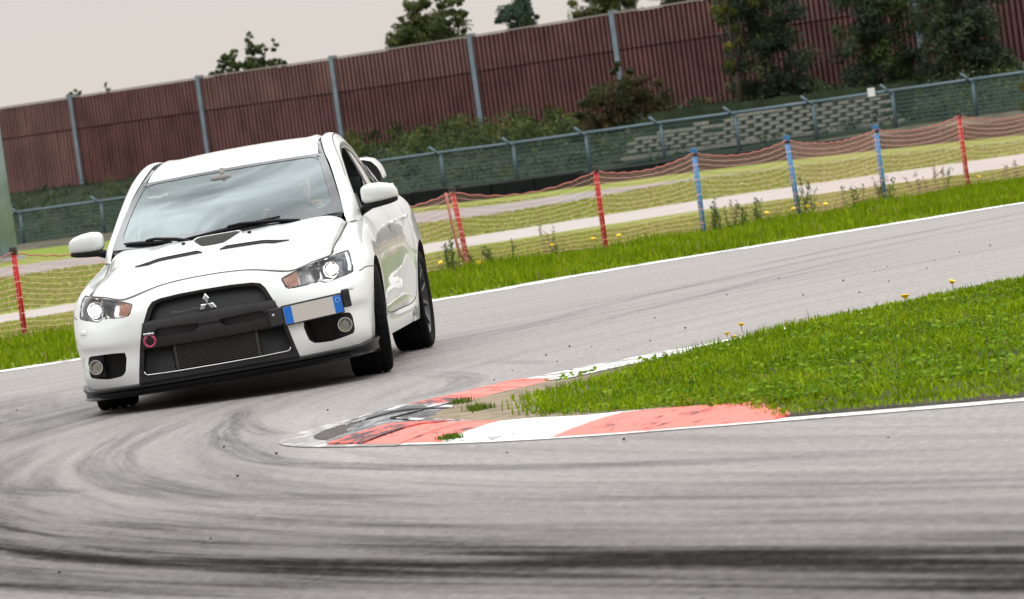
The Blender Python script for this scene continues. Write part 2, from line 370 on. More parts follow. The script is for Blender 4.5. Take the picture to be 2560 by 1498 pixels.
# ---- kerb stones: one object each, laid round the tip of the island
arc = np.concatenate([[0], np.cumsum(np.linalg.norm(np.diff(OUTs, axis=0), axis=1))])
def arcof(p): return float(sdist(np.array([p[0]], float), np.array([p[1]], float), OUTs)[1][0])
def kerbmat(name, col, dirt, sc):
    m = bpy.data.materials.new(name); m.use_nodes = True; t = m.node_tree; b = t.nodes['Principled BSDF']
    p = t.nodes.new('ShaderNodeTexCoord').outputs['Object']; n = NOISE(t, p, sc, 7, .7, .4); n2 = NOISE(t, p, 60, 3, .6); n3 = NOISE(t, p, 2.2, 3, .5)
    c = MIXC(t, MR(t, n3, .3, .7, 0, .35), col, tuple(min(1, q * 1.15 + .04) for q in col))
    c = MIXC(t, MR(t, n, dirt - .03, dirt + .06, .95, 0), c, (.020, .018, .020)); c = MIXC(t, MR(t, n2, .6, .8, 0, .35), c, (.35, .3, .28))
    t.links.new(c, b.inputs['Base Color']); b.inputs['Roughness'].default_value = .6; MATS[name] = m; return m
kred = kerbmat('kerb_red', (.72, .15, .115), .38, 9); kred2 = kerbmat('kerb_red_worn', (.66, .11, .085), .48, 10)
kwhite = kerbmat('kerb_white', (.80, .79, .77), .40, 10); kwb = kerbmat('kerb_white_scuffed', (.70, .69, .68), .54, 7); kgrey = kerbmat('kerb_grey', (.28, .28, .29), .52, 8)
kerb = empty('apex_kerb', (-.6, 17.8, 0)); tag(kerb, 'raised red and white kerb round the grass island tip at the apex', 'kerb')
bounds = [arcof((.90, 15.0)), arcof((.03, 15.77)), arcof((-.22, 16.12)), arcof((-.41, 16.4)), arcof((-.58, 16.7)), arcof((-.74, 17.0)), arcof((-.92, 17.3)), arcof((-1.10, 17.8)), arcof((-1.06, 18.5)), arcof((-.86, 18.95)), arcof((-.66, 19.27)), arcof((-.50, 19.55)), arcof((-.35, 19.82)), arcof((-.22, 20.01))]
kcol = [kred, kwhite, kwhite, kred, kred, kred2, kgrey, kgrey, kwb, kred2, kred, kred, kred]
D_ = np.gradient(OUTs, axis=0); D_ /= np.linalg.norm(D_, axis=1)[:, None]; NRM = np.stack([-D_[:, 1], D_[:, 0]], -1) * _side
def at_arc(s): return np.array([np.interp(s, arc, OUTs[:, 0]), np.interp(s, arc, OUTs[:, 1])]), np.array([np.interp(s, arc, NRM[:, 0]), np.interp(s, arc, NRM[:, 1])])
tot = bounds[-1] - bounds[0]
for k in range(len(kcol)):
    s0, s1 = bounds[k] + .006, bounds[k + 1] - .006; ns = 10; V = []
    jz = RNG.uniform(-.004, .005)
    for i in range(ns):
        s = s0 + (s1 - s0) * i / (ns - 1); P, nn = at_arc(s); nn = nn / np.linalg.norm(nn)
        g = (s - bounds[0]) / tot; tp = np.interp(s, [bounds[6], bounds[7], bounds[8], bounds[9]], [0, 1, 1, 0])
        endf = np.interp(s, [bounds[0], bounds[0] + .55], [.12, 1]) * np.interp(s, [bounds[-1] - .15, bounds[-1]], [1, .5])
        wide = np.interp(s, [bounds[0], bounds[1], bounds[2]], [.44, .40, .30]); st = .05 + .17 * tp
        for d, z in ((0, -.02), (.0, .008), (.35, .026), (.75, .043), (1.0, .047), (1.35, .040), (2.0, .022), (2.0, -.02)):
            q = P + nn * (st + wide * d * endf); V.append((q[0], q[1], (z + jz if z > 0 else z) * (.55 + .45 * endf)))
    F = gridfaces(ns, 8) + [tuple(range(8)), tuple((ns - 1) * 8 + q for q in range(7, -1, -1))]
    me = pymesh('kerb_stone', V, F); bm = bmesh.new(); bm.from_mesh(me); bmesh.ops.recalc_face_normals(bm, faces=bm.faces); bm.to_mesh(me); bm.free(); angle_smooth(me, 50)
    o = obj('kerb_stone', me, kcol[k]); o.parent = kerb; o.matrix_parent_inverse = Matrix.Translation((.6, -17.8, 0))

# scuffed concrete filling between the kerb stones at the very tip
P_ = [tuple(p) for p, q in zip(ins(.52), OUTs) if p[0] < -.20 and 15.5 < p[1] < 20.5]; a_, b2_ = np.array(P_[-1]), np.array(P_[0]); P_ += [tuple(a_ + (b2_ - a_) * k / 16 + np.array([-.30 * math.sin(math.pi * k / 16) - RNG.uniform(0, .10), 0])) for k in range(1, 16)]; c_ = np.array([-.62, 17.9])
V = [(*c_, .050)] + [(x, y, .036) for x, y in P_]; fo_ = mk('kerb_infill', V, [(0, i, i + 1) for i in range(1, len(P_))] + [(0, len(P_), 1)], kwb); fo_.parent = kerb; fo_.matrix_parent_inverse = Matrix.Translation((.6, -17.8, 0))
# worn painted apron continuing behind the far kerb
L = np.array([at_arc(s)[0] + at_arc(s)[1] / np.linalg.norm(at_arc(s)[1]) * .45 for s in np.linspace(bounds[-1] - .25, bounds[-1] + 1.25, 14)]); strip('edge_line', L, -.24, .20, .034, paintmat('apron_paint', .49, 5.0), road)
# ---- skid marks
def skidmat():
    m = bpy.data.materials.new('skid_rubber'); m.use_nodes = True; t = m.node_tree; b = t.nodes['Principled BSDF']; o = t.nodes['Material Output']
    a, r_ = AT(t, 'edge'), AT(t, 'along'); p = t.nodes.new('ShaderNodeTexCoord').outputs['Object']
    n = NOISE(t, COMB(t, MATH(t, 'MULTIPLY', a, 2.2), MATH(t, 'MULTIPLY', r_, 1.2)), 1.0, 5, .65); g_ = NOISE(t, p, 75, 4, .75)
    al = MATH(t, 'MULTIPLY', MR(t, n, .32, .64, .03, .62), MR(t, MATH(t, 'ABSOLUTE', a), .55, 1.0, 1, 0)); al = MATH(t, 'MULTIPLY', al, MR(t, g_, .35, .6, 1, .35)); al = MATH(t, 'MULTIPLY', al, AT(t, 'fade'))
    tr = t.nodes.new('ShaderNodeBsdfTransparent'); mx = t.nodes.new('ShaderNodeMixShader'); t.links.new(al, mx.inputs[0]); t.links.new(tr.outputs[0], mx.inputs[1]); t.links.new(b.outputs[0], mx.inputs[2]); t.links.new(mx.outputs[0], o.inputs[0])
    b.inputs['Base Color'].default_value = (.03, .027, .027, 1); b.inputs['Roughness'].default_value = .55; return m
skm_ = skidmat()
SK = [([(-1.53,21.7),(-1.5,20.5),(-1.5,19.5),(-1.45,18.9),(-1.38,18.3),(-1.2,17.2),(-.94,16.3),(-.45,15.2),(.2,14.1),(1.2,12.7)], .10, 1.2),
      ([(-1.47,20.4),(-1.38,19.6),(-1.26,18.9),(-1.14,18.4)], .07, .8), ([(-1.43,20.5),(-1.33,19.6),(-1.21,18.9),(-1.09,18.45)], .04, .7),
      ([(-1.95,21.6),(-2.05,20.3),(-2.09,19.2),(-2.0,18.0),(-1.82,16.9),(-1.58,16.0),(-1.35,15.3)], .10, .8),
      ([(-1.75,21.3),(-1.88,20.0),(-1.92,18.9),(-1.82,17.7),(-1.6,16.5),(-1.25,15.3),(-.75,14.3),(-.2,13.6)], .08, .8),
      ([(-2.36,17.5),(-2.2,17.1),(-2.04,16.7),(-1.85,16.3)], .12, .9), ([(-3.6,28),(-3.4,26),(-3.2,24.5),(-2.9,22.8),(-2.7,21)], .22, .6), ([(-3.3,27.5),(-3.1,25.6),(-2.9,24.2)], .14, .6),
      ([(-.3,26),(.6,29),(1.8,31.6),(3.4,34.3),(6,38)], .13, .55), ([(.1,24.9),(.9,27.4),(1.9,29.5),(3.2,31.6)], .10, .5), ([(1.2,27.9),(1.7,29.5),(2.5,31.4),(3.8,33.7)], .09, .6), ([(1.7,32.6),(2.7,34.6),(4.2,37),(6.5,40)], .14, .7), ([(-.6,22.8),(-.35,21.8),(-.3,21.0),(-.42,20.4),(-.7,19.9)], .13, .7), ([(-.2,23.0),(.05,22.2),(.15,21.7)], .10, .5)]
for P, wd, fa in SK:
    L = crline(P, 8); n_ = len(L); D = np.gradient(L, axis=0); D /= np.linalg.norm(D, axis=1)[:, None]; nn = np.stack([-D[:, 1], D[:, 0]], -1)
    V = []; E_ = []; A_ = []; Fd = []; al = np.concatenate([[0], np.cumsum(np.linalg.norm(np.diff(L, axis=0), axis=1))])
    for i in range(n_):
        for q in (-1, -.5, 0, .5, 1):
            V.append((*(L[i] + nn[i] * q * wd), .0035)); E_.append(q); A_.append(al[i] + wd * 50); Fd.append(fa * min(1, i / 6, (n_ - 1 - i) / 6))
    o = mk('skid_mark', V, gridfaces(n_, 5), skm_, road); fattr(o, 'edge', E_); fattr(o, 'along', A_); fattr(o, 'fade', Fd)

# ================================================================== land beyond the track (lofted between plan lines)
L_verge = [(-40, 47, -.012), (-14, 33.4, -.012), (-8, 32.6, -.012), (-4.4, 33.35, -.012), (-.73, 36.5, -.012), (1.1, 38.6, -.012), (3.2, 40.35, -.012), (5.5, 42.1, -.012), (10, 45.2, -.012), (22, 53, -.012), (40, 64, -.012)]
L_pn = [(-30, 40, 0), (-8.2, 51.4, 0), (-6.84, 53, 0), (-3.85, 57, 0), (-.71, 61, .015), (3.24, 64, .03), (6.26, 66, -.01), (8.9, 67, -.02), (11, 67.5, -.02), (40, 72, 0)]
L_pf = [(-33, 44, .01), (-8.93, 56, .01), (-7.47, 58, .01), (-4.24, 63, .01), (-.79, 69, .035), (3.77, 74, .05), (7.33, 77, .03), (10.46, 78.5, .02), (13.1, 80, .01), (44, 86, 0)]
L_tn = [(-45, 106, .1), (-16.1, 102, .11), (-12.87, 101, .15), (-10.9, 100, .18), (-6.4, 97, .16), (-1.8, 94.5, .12), (-.08, 94, .10), (2.0, 98, .12), (5.12, 105, .17), (9.0, 99.0, .18), (12.1, 91.5, .13), (14.4, 87, .09), (46, 84, .05)]
L_tf = [(-48, 124, .3), (-18.4, 117, .27), (-14.7, 116, .31), (-12.4, 114, .32), (-7.2, 109, .36), (-2, 106, .31), (-.06, 104, .24), (2.2, 106, .25), (5.18, 106, .21), (9.1, 99.6, .19), (12.2, 92.1, .14), (14.5, 87.5, .10), (46, 84.6, .06)]
L_ba = [(-50, 152, .8), (-22, 140, .7), (-16.2, 128, .71), (-7.86, 120, .53), (-1.16, 114, .37), (5.71, 110, .36), (10, 104, .31), (13, 97, .25), (15.1, 92, .20), (48, 86, .1)]
L_fe = [(-52, 168, .95), (-22, 140.5, .92), (-16.2, 134.5, .90), (-13.1, 131.7, .88), (-1.56, 120.95, .82), (.66, 118.9, .74), (2.8, 116.9, .68), (4.96, 114.9, .74), (7.0, 113, .70), (9.1, 111, .74), (11.15, 109.1, .79), (13.16, 107.3, .82), (14.4, 106.1, .82), (18, 102.7, .82), (50, 74, .8)]
L_to = [(x + 1.0, y + 1.9, z + .22) for x, y, z in L_fe]
WALLP = [(-28.6, 168, 6.50), (-21.6, 160.2, 6.36), (-15.84, 154, 6.225), (-10.42, 148, 6.084), (-5.18, 142.5, 5.938), (-.14, 137.5, 5.865), (4.69, 133, 5.813), (9.35, 128.7, 5.74), (13.9, 124.6, 5.68), (18.4, 120.6, 5.62), (22.9, 116.6, 5.56)]
L_wa = [(-60, 198, 3.1)] + [(x - .3, y - .6, z - 3.42) for x, y, z in WALLP] + [(60, 82, 2.0)]
L_be = [(x + 3, y + 8, z + .2) for x, y, z in L_wa]
def resamp(L, n=64):
    L = np.asarray(L, float); xs = np.linspace(0, 1, n)
    # parameter = bearing from the camera, so that neighbouring lines match up
    a = np.arctan2(L[:, 0], L[:, 1]); tt = np.linspace(-.22, .22, n); return np.stack([np.interp(tt, a, L[:, k]) for k in range(3)], -1)
def loft(name, A, B, m, mid=0, bump=0, kind='structure'):
    a, b_ = resamp(A), resamp(B); n = len(a); rows = [a + (b_ - a) * k / (mid + 1) for k in range(mid + 2)]
    V = np.concatenate(rows)
    if bump:
        jig = RNG.normal(0, bump, len(V)); jig[:n] = 0; jig[-n:] = 0; V = V.copy(); V[:, 2] += jig
    o = mk(name, V, gridfaces(mid + 2, n), m, None, True); return tag(o, kind=kind)
turfm = bpy.data.materials.new('turf'); turfm.use_nodes = True; t = turfm.node_tree; b = t.nodes['Principled BSDF']; p = t.nodes.new('ShaderNodeTexCoord').outputs['Object']
n1 = NOISE(t, p, .35, 4, .6); n2 = NOISE(t, p, 6, 5, .7)
c = RAMP(t, n2, [(.25, (.09, .135, .018)), (.5, (.155, .21, .026)), (.72, (.24, .28, .045))]); c = MIXC(t, MR(t, n1, .3, .7, 0, .5), c, (.19, .24, .04))
t.links.new(c, b.inputs['Base Color']); b.inputs['Roughness'].default_value = .9; b.inputs['Specular IOR Level'].default_value = .1
pathm = mat('path_concrete', (.37, .35, .34), .85, noise=(1.5, .12, 5)); trackm = mat('far_asphalt', (.205, .187, .185), .75, noise=(.9, .22, 5))
earthm = mat('bank_earth', (.085, .078, .055), .95, spec=.1, noise=(1.2, .5, 6)); bankm = mat('bank_soil', (.018, .026, .012), .95, spec=.1, noise=(1.5, .5, 6))
loft('verge', L_verge, L_pn, turfm, 6); loft('footpath', L_pn, L_pf, pathm, 2); loft('meadow', L_pf, L_tn, turfm, 5)
loft('far_track', L_tn, L_tf, trackm, 2); loft('meadow', L_tf, L_ba, turfm, 3); loft('earth_strip', L_ba, L_fe, earthm, 3, .04)
loft('embankment', L_fe, L_to, bankm, 1, .03); loft('embankment', L_to, L_wa, bankm, 6, .10); loft('embankment', L_wa, L_be, bankm, 1)
# ================================================================== the car
CARX, CARY, YAW, BROLL, BPITCH, HEAVE = -1.6515, 23.55, 0.0776, 0.0356, 0.006, -0.0068
car = empty('sports_sedan', (CARX, CARY, 0)); car.rotation_euler.z = -(math.pi / 2 + YAW)
tag(car, 'white sports sedan with lit headlights cornering on the track', 'car')
def BT(P):
    """body frame -> car frame: the body leans out of the bend on its springs"""
    P = np.array(P, float).reshape(-1, 3)
    c, s = math.cos(BROLL), math.sin(BROLL); y = P[:, 1].copy(); z = P[:, 2] - .3
    Q = P.copy(); Q[:, 1] = c * y - s * z; Q[:, 2] = s * y + c * z + .3
    c, s = math.cos(BPITCH), math.sin(BPITCH); x = Q[:, 0] + 1.3; z = Q[:, 2] - .3
    Q[:, 0] = c * x + s * z - 1.3; Q[:, 2] = -s * x + c * z + .3 + HEAVE
    return Q
def lean(o):
    me = o.data; V = np.empty(len(me.vertices) * 3, np.float64); me.vertices.foreach_get('co', V)
    me.vertices.foreach_set('co', BT(V).astype(np.float32).ravel()); me.update(); return o

paint = mat('white_paint', (0.66, 0.67, 0.645), 0.30, coat=0.9, spec=0.5)
blackp = mat('black_plastic', (0.021, 0.0195, 0.020), 0.5, spec=0.35, noise=(30, .2))
darkp = mat('dark_trim', (0.006, 0.006, 0.007), 0.6, spec=0.2)
gloss = mat('carbon_lip', (0.004, 0.004, 0.005), 0.22, spec=0.12)
gapm = mat('panel_gap', (0.01, 0.01, 0.01), 0.8)
chrome = mat('chrome', (0.75, 0.75, 0.76), 0.08, metal=1.0)
silver = mat('silver_metal', (0.45, 0.45, 0.46), 0.3, metal=1.0)
rubber = mat('tyre_rubber', (0.006, 0.006, 0.0065), 0.85, spec=0.12, noise=(40, .25), bump=(90, .3))
wheelm = mat('black_alloy', (0.015, 0.015, 0.017), 0.25, coat=0.4)
coolm = mat('intercooler_fins', (0.055, 0.052, 0.047), 0.5, metal=0.6)
meshm = mat('grille_mesh', (0.022, 0.022, 0.024), 0.4)
amber = mat('amber_lens', (0.50, 0.19, 0.08), 0.2, coat=1.0, noise=(60, .5))
clearw = mat('daylight_strip', (0.8, 0.82, 0.88), 0.2, coat=1.0, emit=(0.8, 0.86, 1.0), es=0.6)
lampm = mat('lit_projector', (1, 1, 1), 0.2, emit=(1.0, 0.93, 0.80), es=9.0)
lensm = glassmat('headlight_lens', (0.96, 0.96, 0.97), 1.0)
wsm = glassmat('windscreen_glass', (0.82, 0.90, 0.89), 1.95, 0.05, rcol=(.82, .92, .93))
sgm = glassmat('dark_glass', (0.10, 0.11, 0.11), 1.2, 0.03)
fritm = mat('windscreen_border', (0.03, 0.03, 0.034), 0.12, coat=1.0)
liner = mat('headliner', (0.25, 0.25, 0.24), 0.9)
dashm = mat('dashboard', (0.05, 0.055, 0.06), 0.7)
seatm = mat('seat_fabric', (0.11, 0.115, 0.12), 0.9)
magenta = mat('tow_hook_red', (0.42, 0.01, 0.10), 0.3, coat=0.6)
scuff = mat('bare_scuff', (0.18, 0.18, 0.175), 0.6, noise=(25, .5))
foglens = mat('fog_lens', (0.23, 0.22, 0.18), 0.15, coat=1.0, noise=(70, .5))
headback = mat('headlight_reflector', (0.62, 0.62, 0.64), 0.12, metal=0.9)
housem = mat('headlight_housing_dark', (0.36, 0.36, 0.38), 0.2, metal=0.8)

# ---- control net of the lower body: each column runs from the sill up to the bonnet / belt line
NET = [
 [(.925,0,.19),(.935,0,.28),(.94,0,.38),(.94,0,.47),(.93,0,.56),(.915,0,.63),(.892,0,.682),(.86,0,.718),(.818,0,.745)],
 [(.915,.25,.19),(.925,.25,.28),(.93,.25,.38),(.93,.25,.47),(.918,.25,.56),(.90,.25,.622),(.878,.25,.668),(.85,.25,.703),(.808,.25,.733)],
 [(.89,.45,.19),(.90,.45,.28),(.895,.45,.38),(.905,.45,.455),(.893,.45,.54),(.872,.45,.60),(.845,.455,.64),(.82,.465,.665),(.798,.485,.686)],
 [(.80,.62,.19),(.825,.63,.28),(.808,.625,.39),(.822,.625,.45),(.80,.62,.53),(.765,.62,.585),(.735,.615,.635),(.708,.61,.68),(.69,.612,.714)],
 [(.67,.755,.20),(.70,.765,.28),(.68,.763,.40),(.695,.765,.455),(.675,.757,.53),(.64,.75,.585),(.605,.74,.64),(.588,.728,.69),(.592,.713,.733)],
 [(.50,.835,.20),(.535,.845,.28),(.52,.845,.40),(.53,.852,.46),(.51,.85,.535),(.485,.84,.59),(.455,.825,.65),(.435,.795,.712),(.43,.714,.766)],
 [(.345,.85,.20),(.352,.868,.28),(.352,.88,.38),(.345,.89,.47),(.325,.893,.55),(.30,.89,.62),(.27,.875,.69),(.25,.826,.752),(.24,.714,.795)],
 [(0,.86,.20),(0,.885,.28),(0,.90,.38),(0,.908,.47),(0,.912,.56),(0,.908,.64),(0,.885,.72),(0,.822,.805),(0,.716,.826)],
 [(-.38,.85,.18),(-.38,.862,.27),(-.38,.872,.37),(-.38,.878,.47),(-.38,.88,.56),(-.38,.876,.65),(-.38,.866,.745),(-.38,.825,.85),(-.38,.738,.903)],
 [(-.64,.85,.18),(-.64,.862,.26),(-.64,.85,.33),(-.64,.856,.46),(-.64,.865,.57),(-.64,.87,.67),(-.64,.866,.77),(-.64,.835,.865),(-.64,.772,.935)],
 [(-1.3,.85,.18),(-1.3,.864,.255),(-1.3,.842,.32),(-1.3,.848,.46),(-1.3,.86,.57),(-1.3,.868,.67),(-1.3,.866,.77),(-1.3,.842,.875),(-1.3,.79,.955)],
 [(-1.95,.85,.18),(-1.95,.866,.255),(-1.95,.846,.32),(-1.95,.852,.46),(-1.95,.865,.57),(-1.95,.875,.67),(-1.95,.872,.78),(-1.95,.843,.89),(-1.95,.79,.985)],
 [(-2.28,.86,.18),(-2.28,.872,.26),(-2.28,.88,.35),(-2.28,.89,.46),(-2.28,.896,.57),(-2.28,.896,.67),(-2.28,.885,.78),(-2.28,.848,.90),(-2.28,.775,1.0)],
 [(-2.65,.86,.19),(-2.65,.885,.27),(-2.65,.90,.37),(-2.65,.91,.47),(-2.65,.915,.57),(-2.65,.913,.67),(-2.65,.895,.79),(-2.65,.855,.92),(-2.65,.76,1.025)],
 [(-3.03,.845,.20),(-3.03,.868,.28),(-3.03,.88,.38),(-3.03,.886,.48),(-3.03,.888,.58),(-3.03,.885,.68),(-3.03,.872,.80),(-3.03,.835,.94),(-3.03,.72,1.055)],
 [(-3.38,.74,.24),(-3.41,.77,.32),(-3.42,.785,.41),(-3.42,.79,.50),(-3.42,.79,.59),(-3.41,.785,.69),(-3.40,.77,.81),(-3.37,.73,.96),(-3.30,.64,1.07)],
 [(-3.48,.42,.26),(-3.53,.43,.33),(-3.55,.43,.42),(-3.555,.43,.51),(-3.55,.43,.60),(-3.54,.43,.70),(-3.52,.425,.82),(-3.49,.41,.97),(-3.42,.38,1.08)],
 [(-3.50,0,.26),(-3.55,0,.33),(-3.575,0,.42),(-3.58,0,.51),(-3.575,0,.60),(-3.565,0,.70),(-3.54,0,.82),(-3.51,0,.97),(-3.44,0,1.085)],
]
NC, NR = len(NET), len(NET[0])
_ring = [NET[c] for c in range(NC)] + [[(p[0], -p[1], p[2]) for p in NET[c]] for c in range(NC - 2, 0, -1)]
_ring = np.array(_ring, float)                                   # (34, 9, 3)
def _crw(u): return np.array([-.5 * u + u * u - .5 * u ** 3, 1 - 2.5 * u * u + 1.5 * u ** 3, .5 * u + 2 * u * u - 1.5 * u ** 3, -.5 * u * u + .5 * u ** 3])
def tub(u, v):
    """lower body surface: u = column index round the car (0 nose, left side first), v = row index"""
    n = len(_ring); i = int(math.floor(u)); fu = u - i; wu = _crw(fu)
    j = int(min(max(math.floor(v), 0), NR - 2)); fv = v - j; wv = _crw(fv)
    out = np.zeros(3)
    for a in range(4):
        col = _ring[(i - 1 + a) % n]
        p = [col[max(j - 1, 0)] if j > 0 else 2 * col[0] - col[1], col[j], col[j + 1], col[j + 2] if j + 2 < NR else 2 * col[NR - 1] - col[NR - 2]]
        out += wu[a] * (wv[0] * p[0] + wv[1] * p[1] + wv[2] * p[2] + wv[3] * p[3])
    return out
def tubn(u, v):
    e = .02; a = tub(u + e, v) - tub(u - e, v); b = tub(u, min(v + e, NR - 1)) - tub(u, max(v - e, 0)); n = np.cross(a, b); return n / np.linalg.norm(n)
SU, SV = 8, 5
ncol = len(_ring) * SU; nrow = (NR - 1) * SV + 1
TV = np.array([[tub(c / SU, r / SV) for c in range(ncol)] for r in range(nrow)]).reshape(-1, 3)
TF = gridfaces(nrow, ncol, True)
REG = ['front_bumper', 'front_fender', 'front_fender', 'front_door', 'front_door', 'rear_door', 'rear_door', 'rear_quarter', 'side_skirt', 'side_skirt', 'underside', 'inner_recess']
def region(u, v):
    right = u > NC - 1; ul = (len(_ring) - u) if right else u
    k = 1 if right else 0
    if ul < 6.0 and (v < 5.4 or ul < 2.2): return 0
    if 8.2 < ul < 12.0 and v < 1.7: return 8 + k
    if ul < 8.6: return 1 + k
    if ul < 10.45: return 3 + k
    if ul < 12.0: return 5 + k
    return 7
TM = [region((f % ncol + .5) / SU, (f // ncol + .5) / SV) for f in range(len(TF))]
top = (nrow - 1) * ncol; half = ncol // 2
for j in range(half):
    a, b, c, d = top + j, top + j + 1, top + (ncol - j - 1) % ncol, top + (ncol - j) % ncol
    TF.append((a, b, c, d) if len({a, b, c, d}) == 4 else tuple(dict.fromkeys((a, b, c, d)))); TM.append(10)
    a, b, c, d = j, j + 1, (ncol - j - 1) % ncol, (ncol - j) % ncol
    q = (d, c, b, a); TF.append(q if len(set(q)) == 4 else tuple(dict.fromkeys(q))); TM.append(10)
hull_me = pymesh('hull', TV, TF)
for k in range(12): hull_me.materials.append(paint if k < 10 else (darkp if k == 10 else blackp))
hull_me.polygons.foreach_set('material_index', TM); hull_me.shade_smooth()

HL = [(.436,.655),(.495,.677),(.60,.705),(.70,.726),(.788,.741),(.803,.705),(.813,.65),(.812,.616),(.76,.60),(.674,.581),(.642,.596),(.57,.593),(.47,.589),(.45,.615)]
FOG = [(.525,.388),(.76,.394),(.782,.365),(.785,.295),(.77,.268),(.66,.25),(.568,.257),(.537,.285)]
GR = [(.0,.672),(.15,.670),(.27,.662),(.318,.65),(.345,.62),(.398,.504),(.433,.384),(.455,.28),(.472,.20),(.474,.10)]
def smoothpoly(P, sub=3):
    P = np.asarray(P, float); n = len(P); out = []
    for i in range(n):
        p0, p1, p2, p3 = P[i - 1], P[i], P[(i + 1) % n], P[(i + 2) % n]
        for k in range(sub):
            u = k / sub; wv = _crw(u) ; wl = np.array([0, 1 - u, u, 0]); ww = .45 * wv + .55 * wl
            out.append(tuple(ww[0] * p0 + ww[1] * p1 + ww[2] * p2 + ww[3] * p3))
    return out
HLs = smoothpoly(HL); FOGs = smoothpoly(FOG)
GRf = GR + [(-y, z) for y, z in GR[:0:-1]]
def cutter(polys):
    m = MB()
    for P, x0, x1 in polys: m.prism(P, x1 - x0, O=(x0, 0, 0), U=(0, 1, 0), W=(0, 0, 1), D=(1, 0, 0))
    o = m.build('cutter', blackp); slots(o); return o
def slots(o, k=11):
    o.data.materials.clear()
    for q in range(12): o.data.materials.append(blackp)
    o.data.polygons.foreach_set('material_index', [k] * len(o.data.polygons))
def boolean(o, c, op):
    md = o.modifiers.new('b', 'BOOLEAN'); md.operation = op; md.object = c; md.solver = 'EXACT'
    try: md.material_mode = 'INDEX'
    except Exception: pass
    dg = bpy.context.evaluated_depsgraph_get(); me = bpy.data.meshes.new_from_object(o.evaluated_get(dg))
    o.modifiers.clear(); o.data = me; return o
def drop(o):
    d = o.data; bpy.data.objects.remove(o)
mir = lambda P: [(-y, z) for y, z in P][::-1]
hull = link(bpy.data.objects.new('hull', hull_me))
lens_src = link(bpy.data.objects.new('lens_src', hull_me.copy()))
cut = cutter([(GRf, .80, 1.3), (HLs, .30, 1.2), (mir(HLs), .30, 1.2)])
boolean(hull, cut, 'DIFFERENCE'); drop(cut)
cut = cutter([(FOGs, .60, 1.2), (mir(FOGs), .60, 1.2)]); boolean(hull, cut, 'DIFFERENCE'); drop(cut)
m = MB()
for sgn in (1, -1):
    for xc in (0, -2.65):
        m.lathe([(0, .0001), (0, .362), (.6, .362), (.6, .0001)], 48, C=(xc, sgn * .60, .318), A=(0, sgn, 0), U=(1, 0, 0))
cut = m.build('cutter', blackp); slots(cut); boolean(hull, cut, 'DIFFERENCE'); drop(cut)
# ---- split the shell into its panels, keeping the smooth normals across the joints
hm = hull.data; angle_smooth(hm, 30)
cn = np.empty(len(hm.loops) * 3, np.float32); hm.corner_normals.foreach_get('vector', cn); cn = cn.reshape(-1, 3)
names = [mm.name if mm else '' for mm in hm.materials]
groups = {}
for p in hm.polygons:
    k = p.material_index
    if k >= 11:
        q = p.center; sd_ = 1 if q.y > 0 else -1
        key = ('wheel_well', sd_ * (1 if q.x > -1.2 else 2)) if q.x < .42 and abs(q.y) > .5 and not (q.z > .57 and q.x > .29) else ('headlight_bucket', sd_) if q.z > .565 and abs(q.y) > .42 else ('fog_pocket', sd_) if abs(q.y) > .50 else ('grille_recess', 0)
    elif k == 10: key = ('underside', 0)
    elif k == 0: key = ('front_bumper', 0)
    elif k == 7: key = ('rear_quarter', 0)
    else: key = (REG[k], 1 if p.center.y > 0 else -1)
    groups.setdefault(key, []).append(p.index)
PANEL = {}
for (nm, sg), idx in groups.items():
    vm = {}; V = []; F = []; LN = []
    for pi in idx:
        p = hm.polygons[pi]; f = []
        for li in p.loop_indices:
            vi = hm.loops[li].vertex_index
            if vi not in vm: vm[vi] = len(V); V.append(tuple(hm.vertices[vi].co))
            f.append(vm[vi]); LN.append(tuple(cn[li]))
        F.append(tuple(f))
    me = bpy.data.meshes.new(nm); me.from_pydata(V, [], F); me.shade_smooth()
    try: me.normals_split_custom_set(LN)
    except Exception: pass
    o = obj(nm, me, darkp if nm == 'underside' else blackp if nm in ('wheel_well', 'headlight_bucket', 'fog_pocket', 'grille_recess') else paint, car); lean(o); PANEL[(nm, sg)] = o
drop(hull)
PANEL[('front_bumper', 0)]['label'] = 'white front bumper with a wide black grille opening'

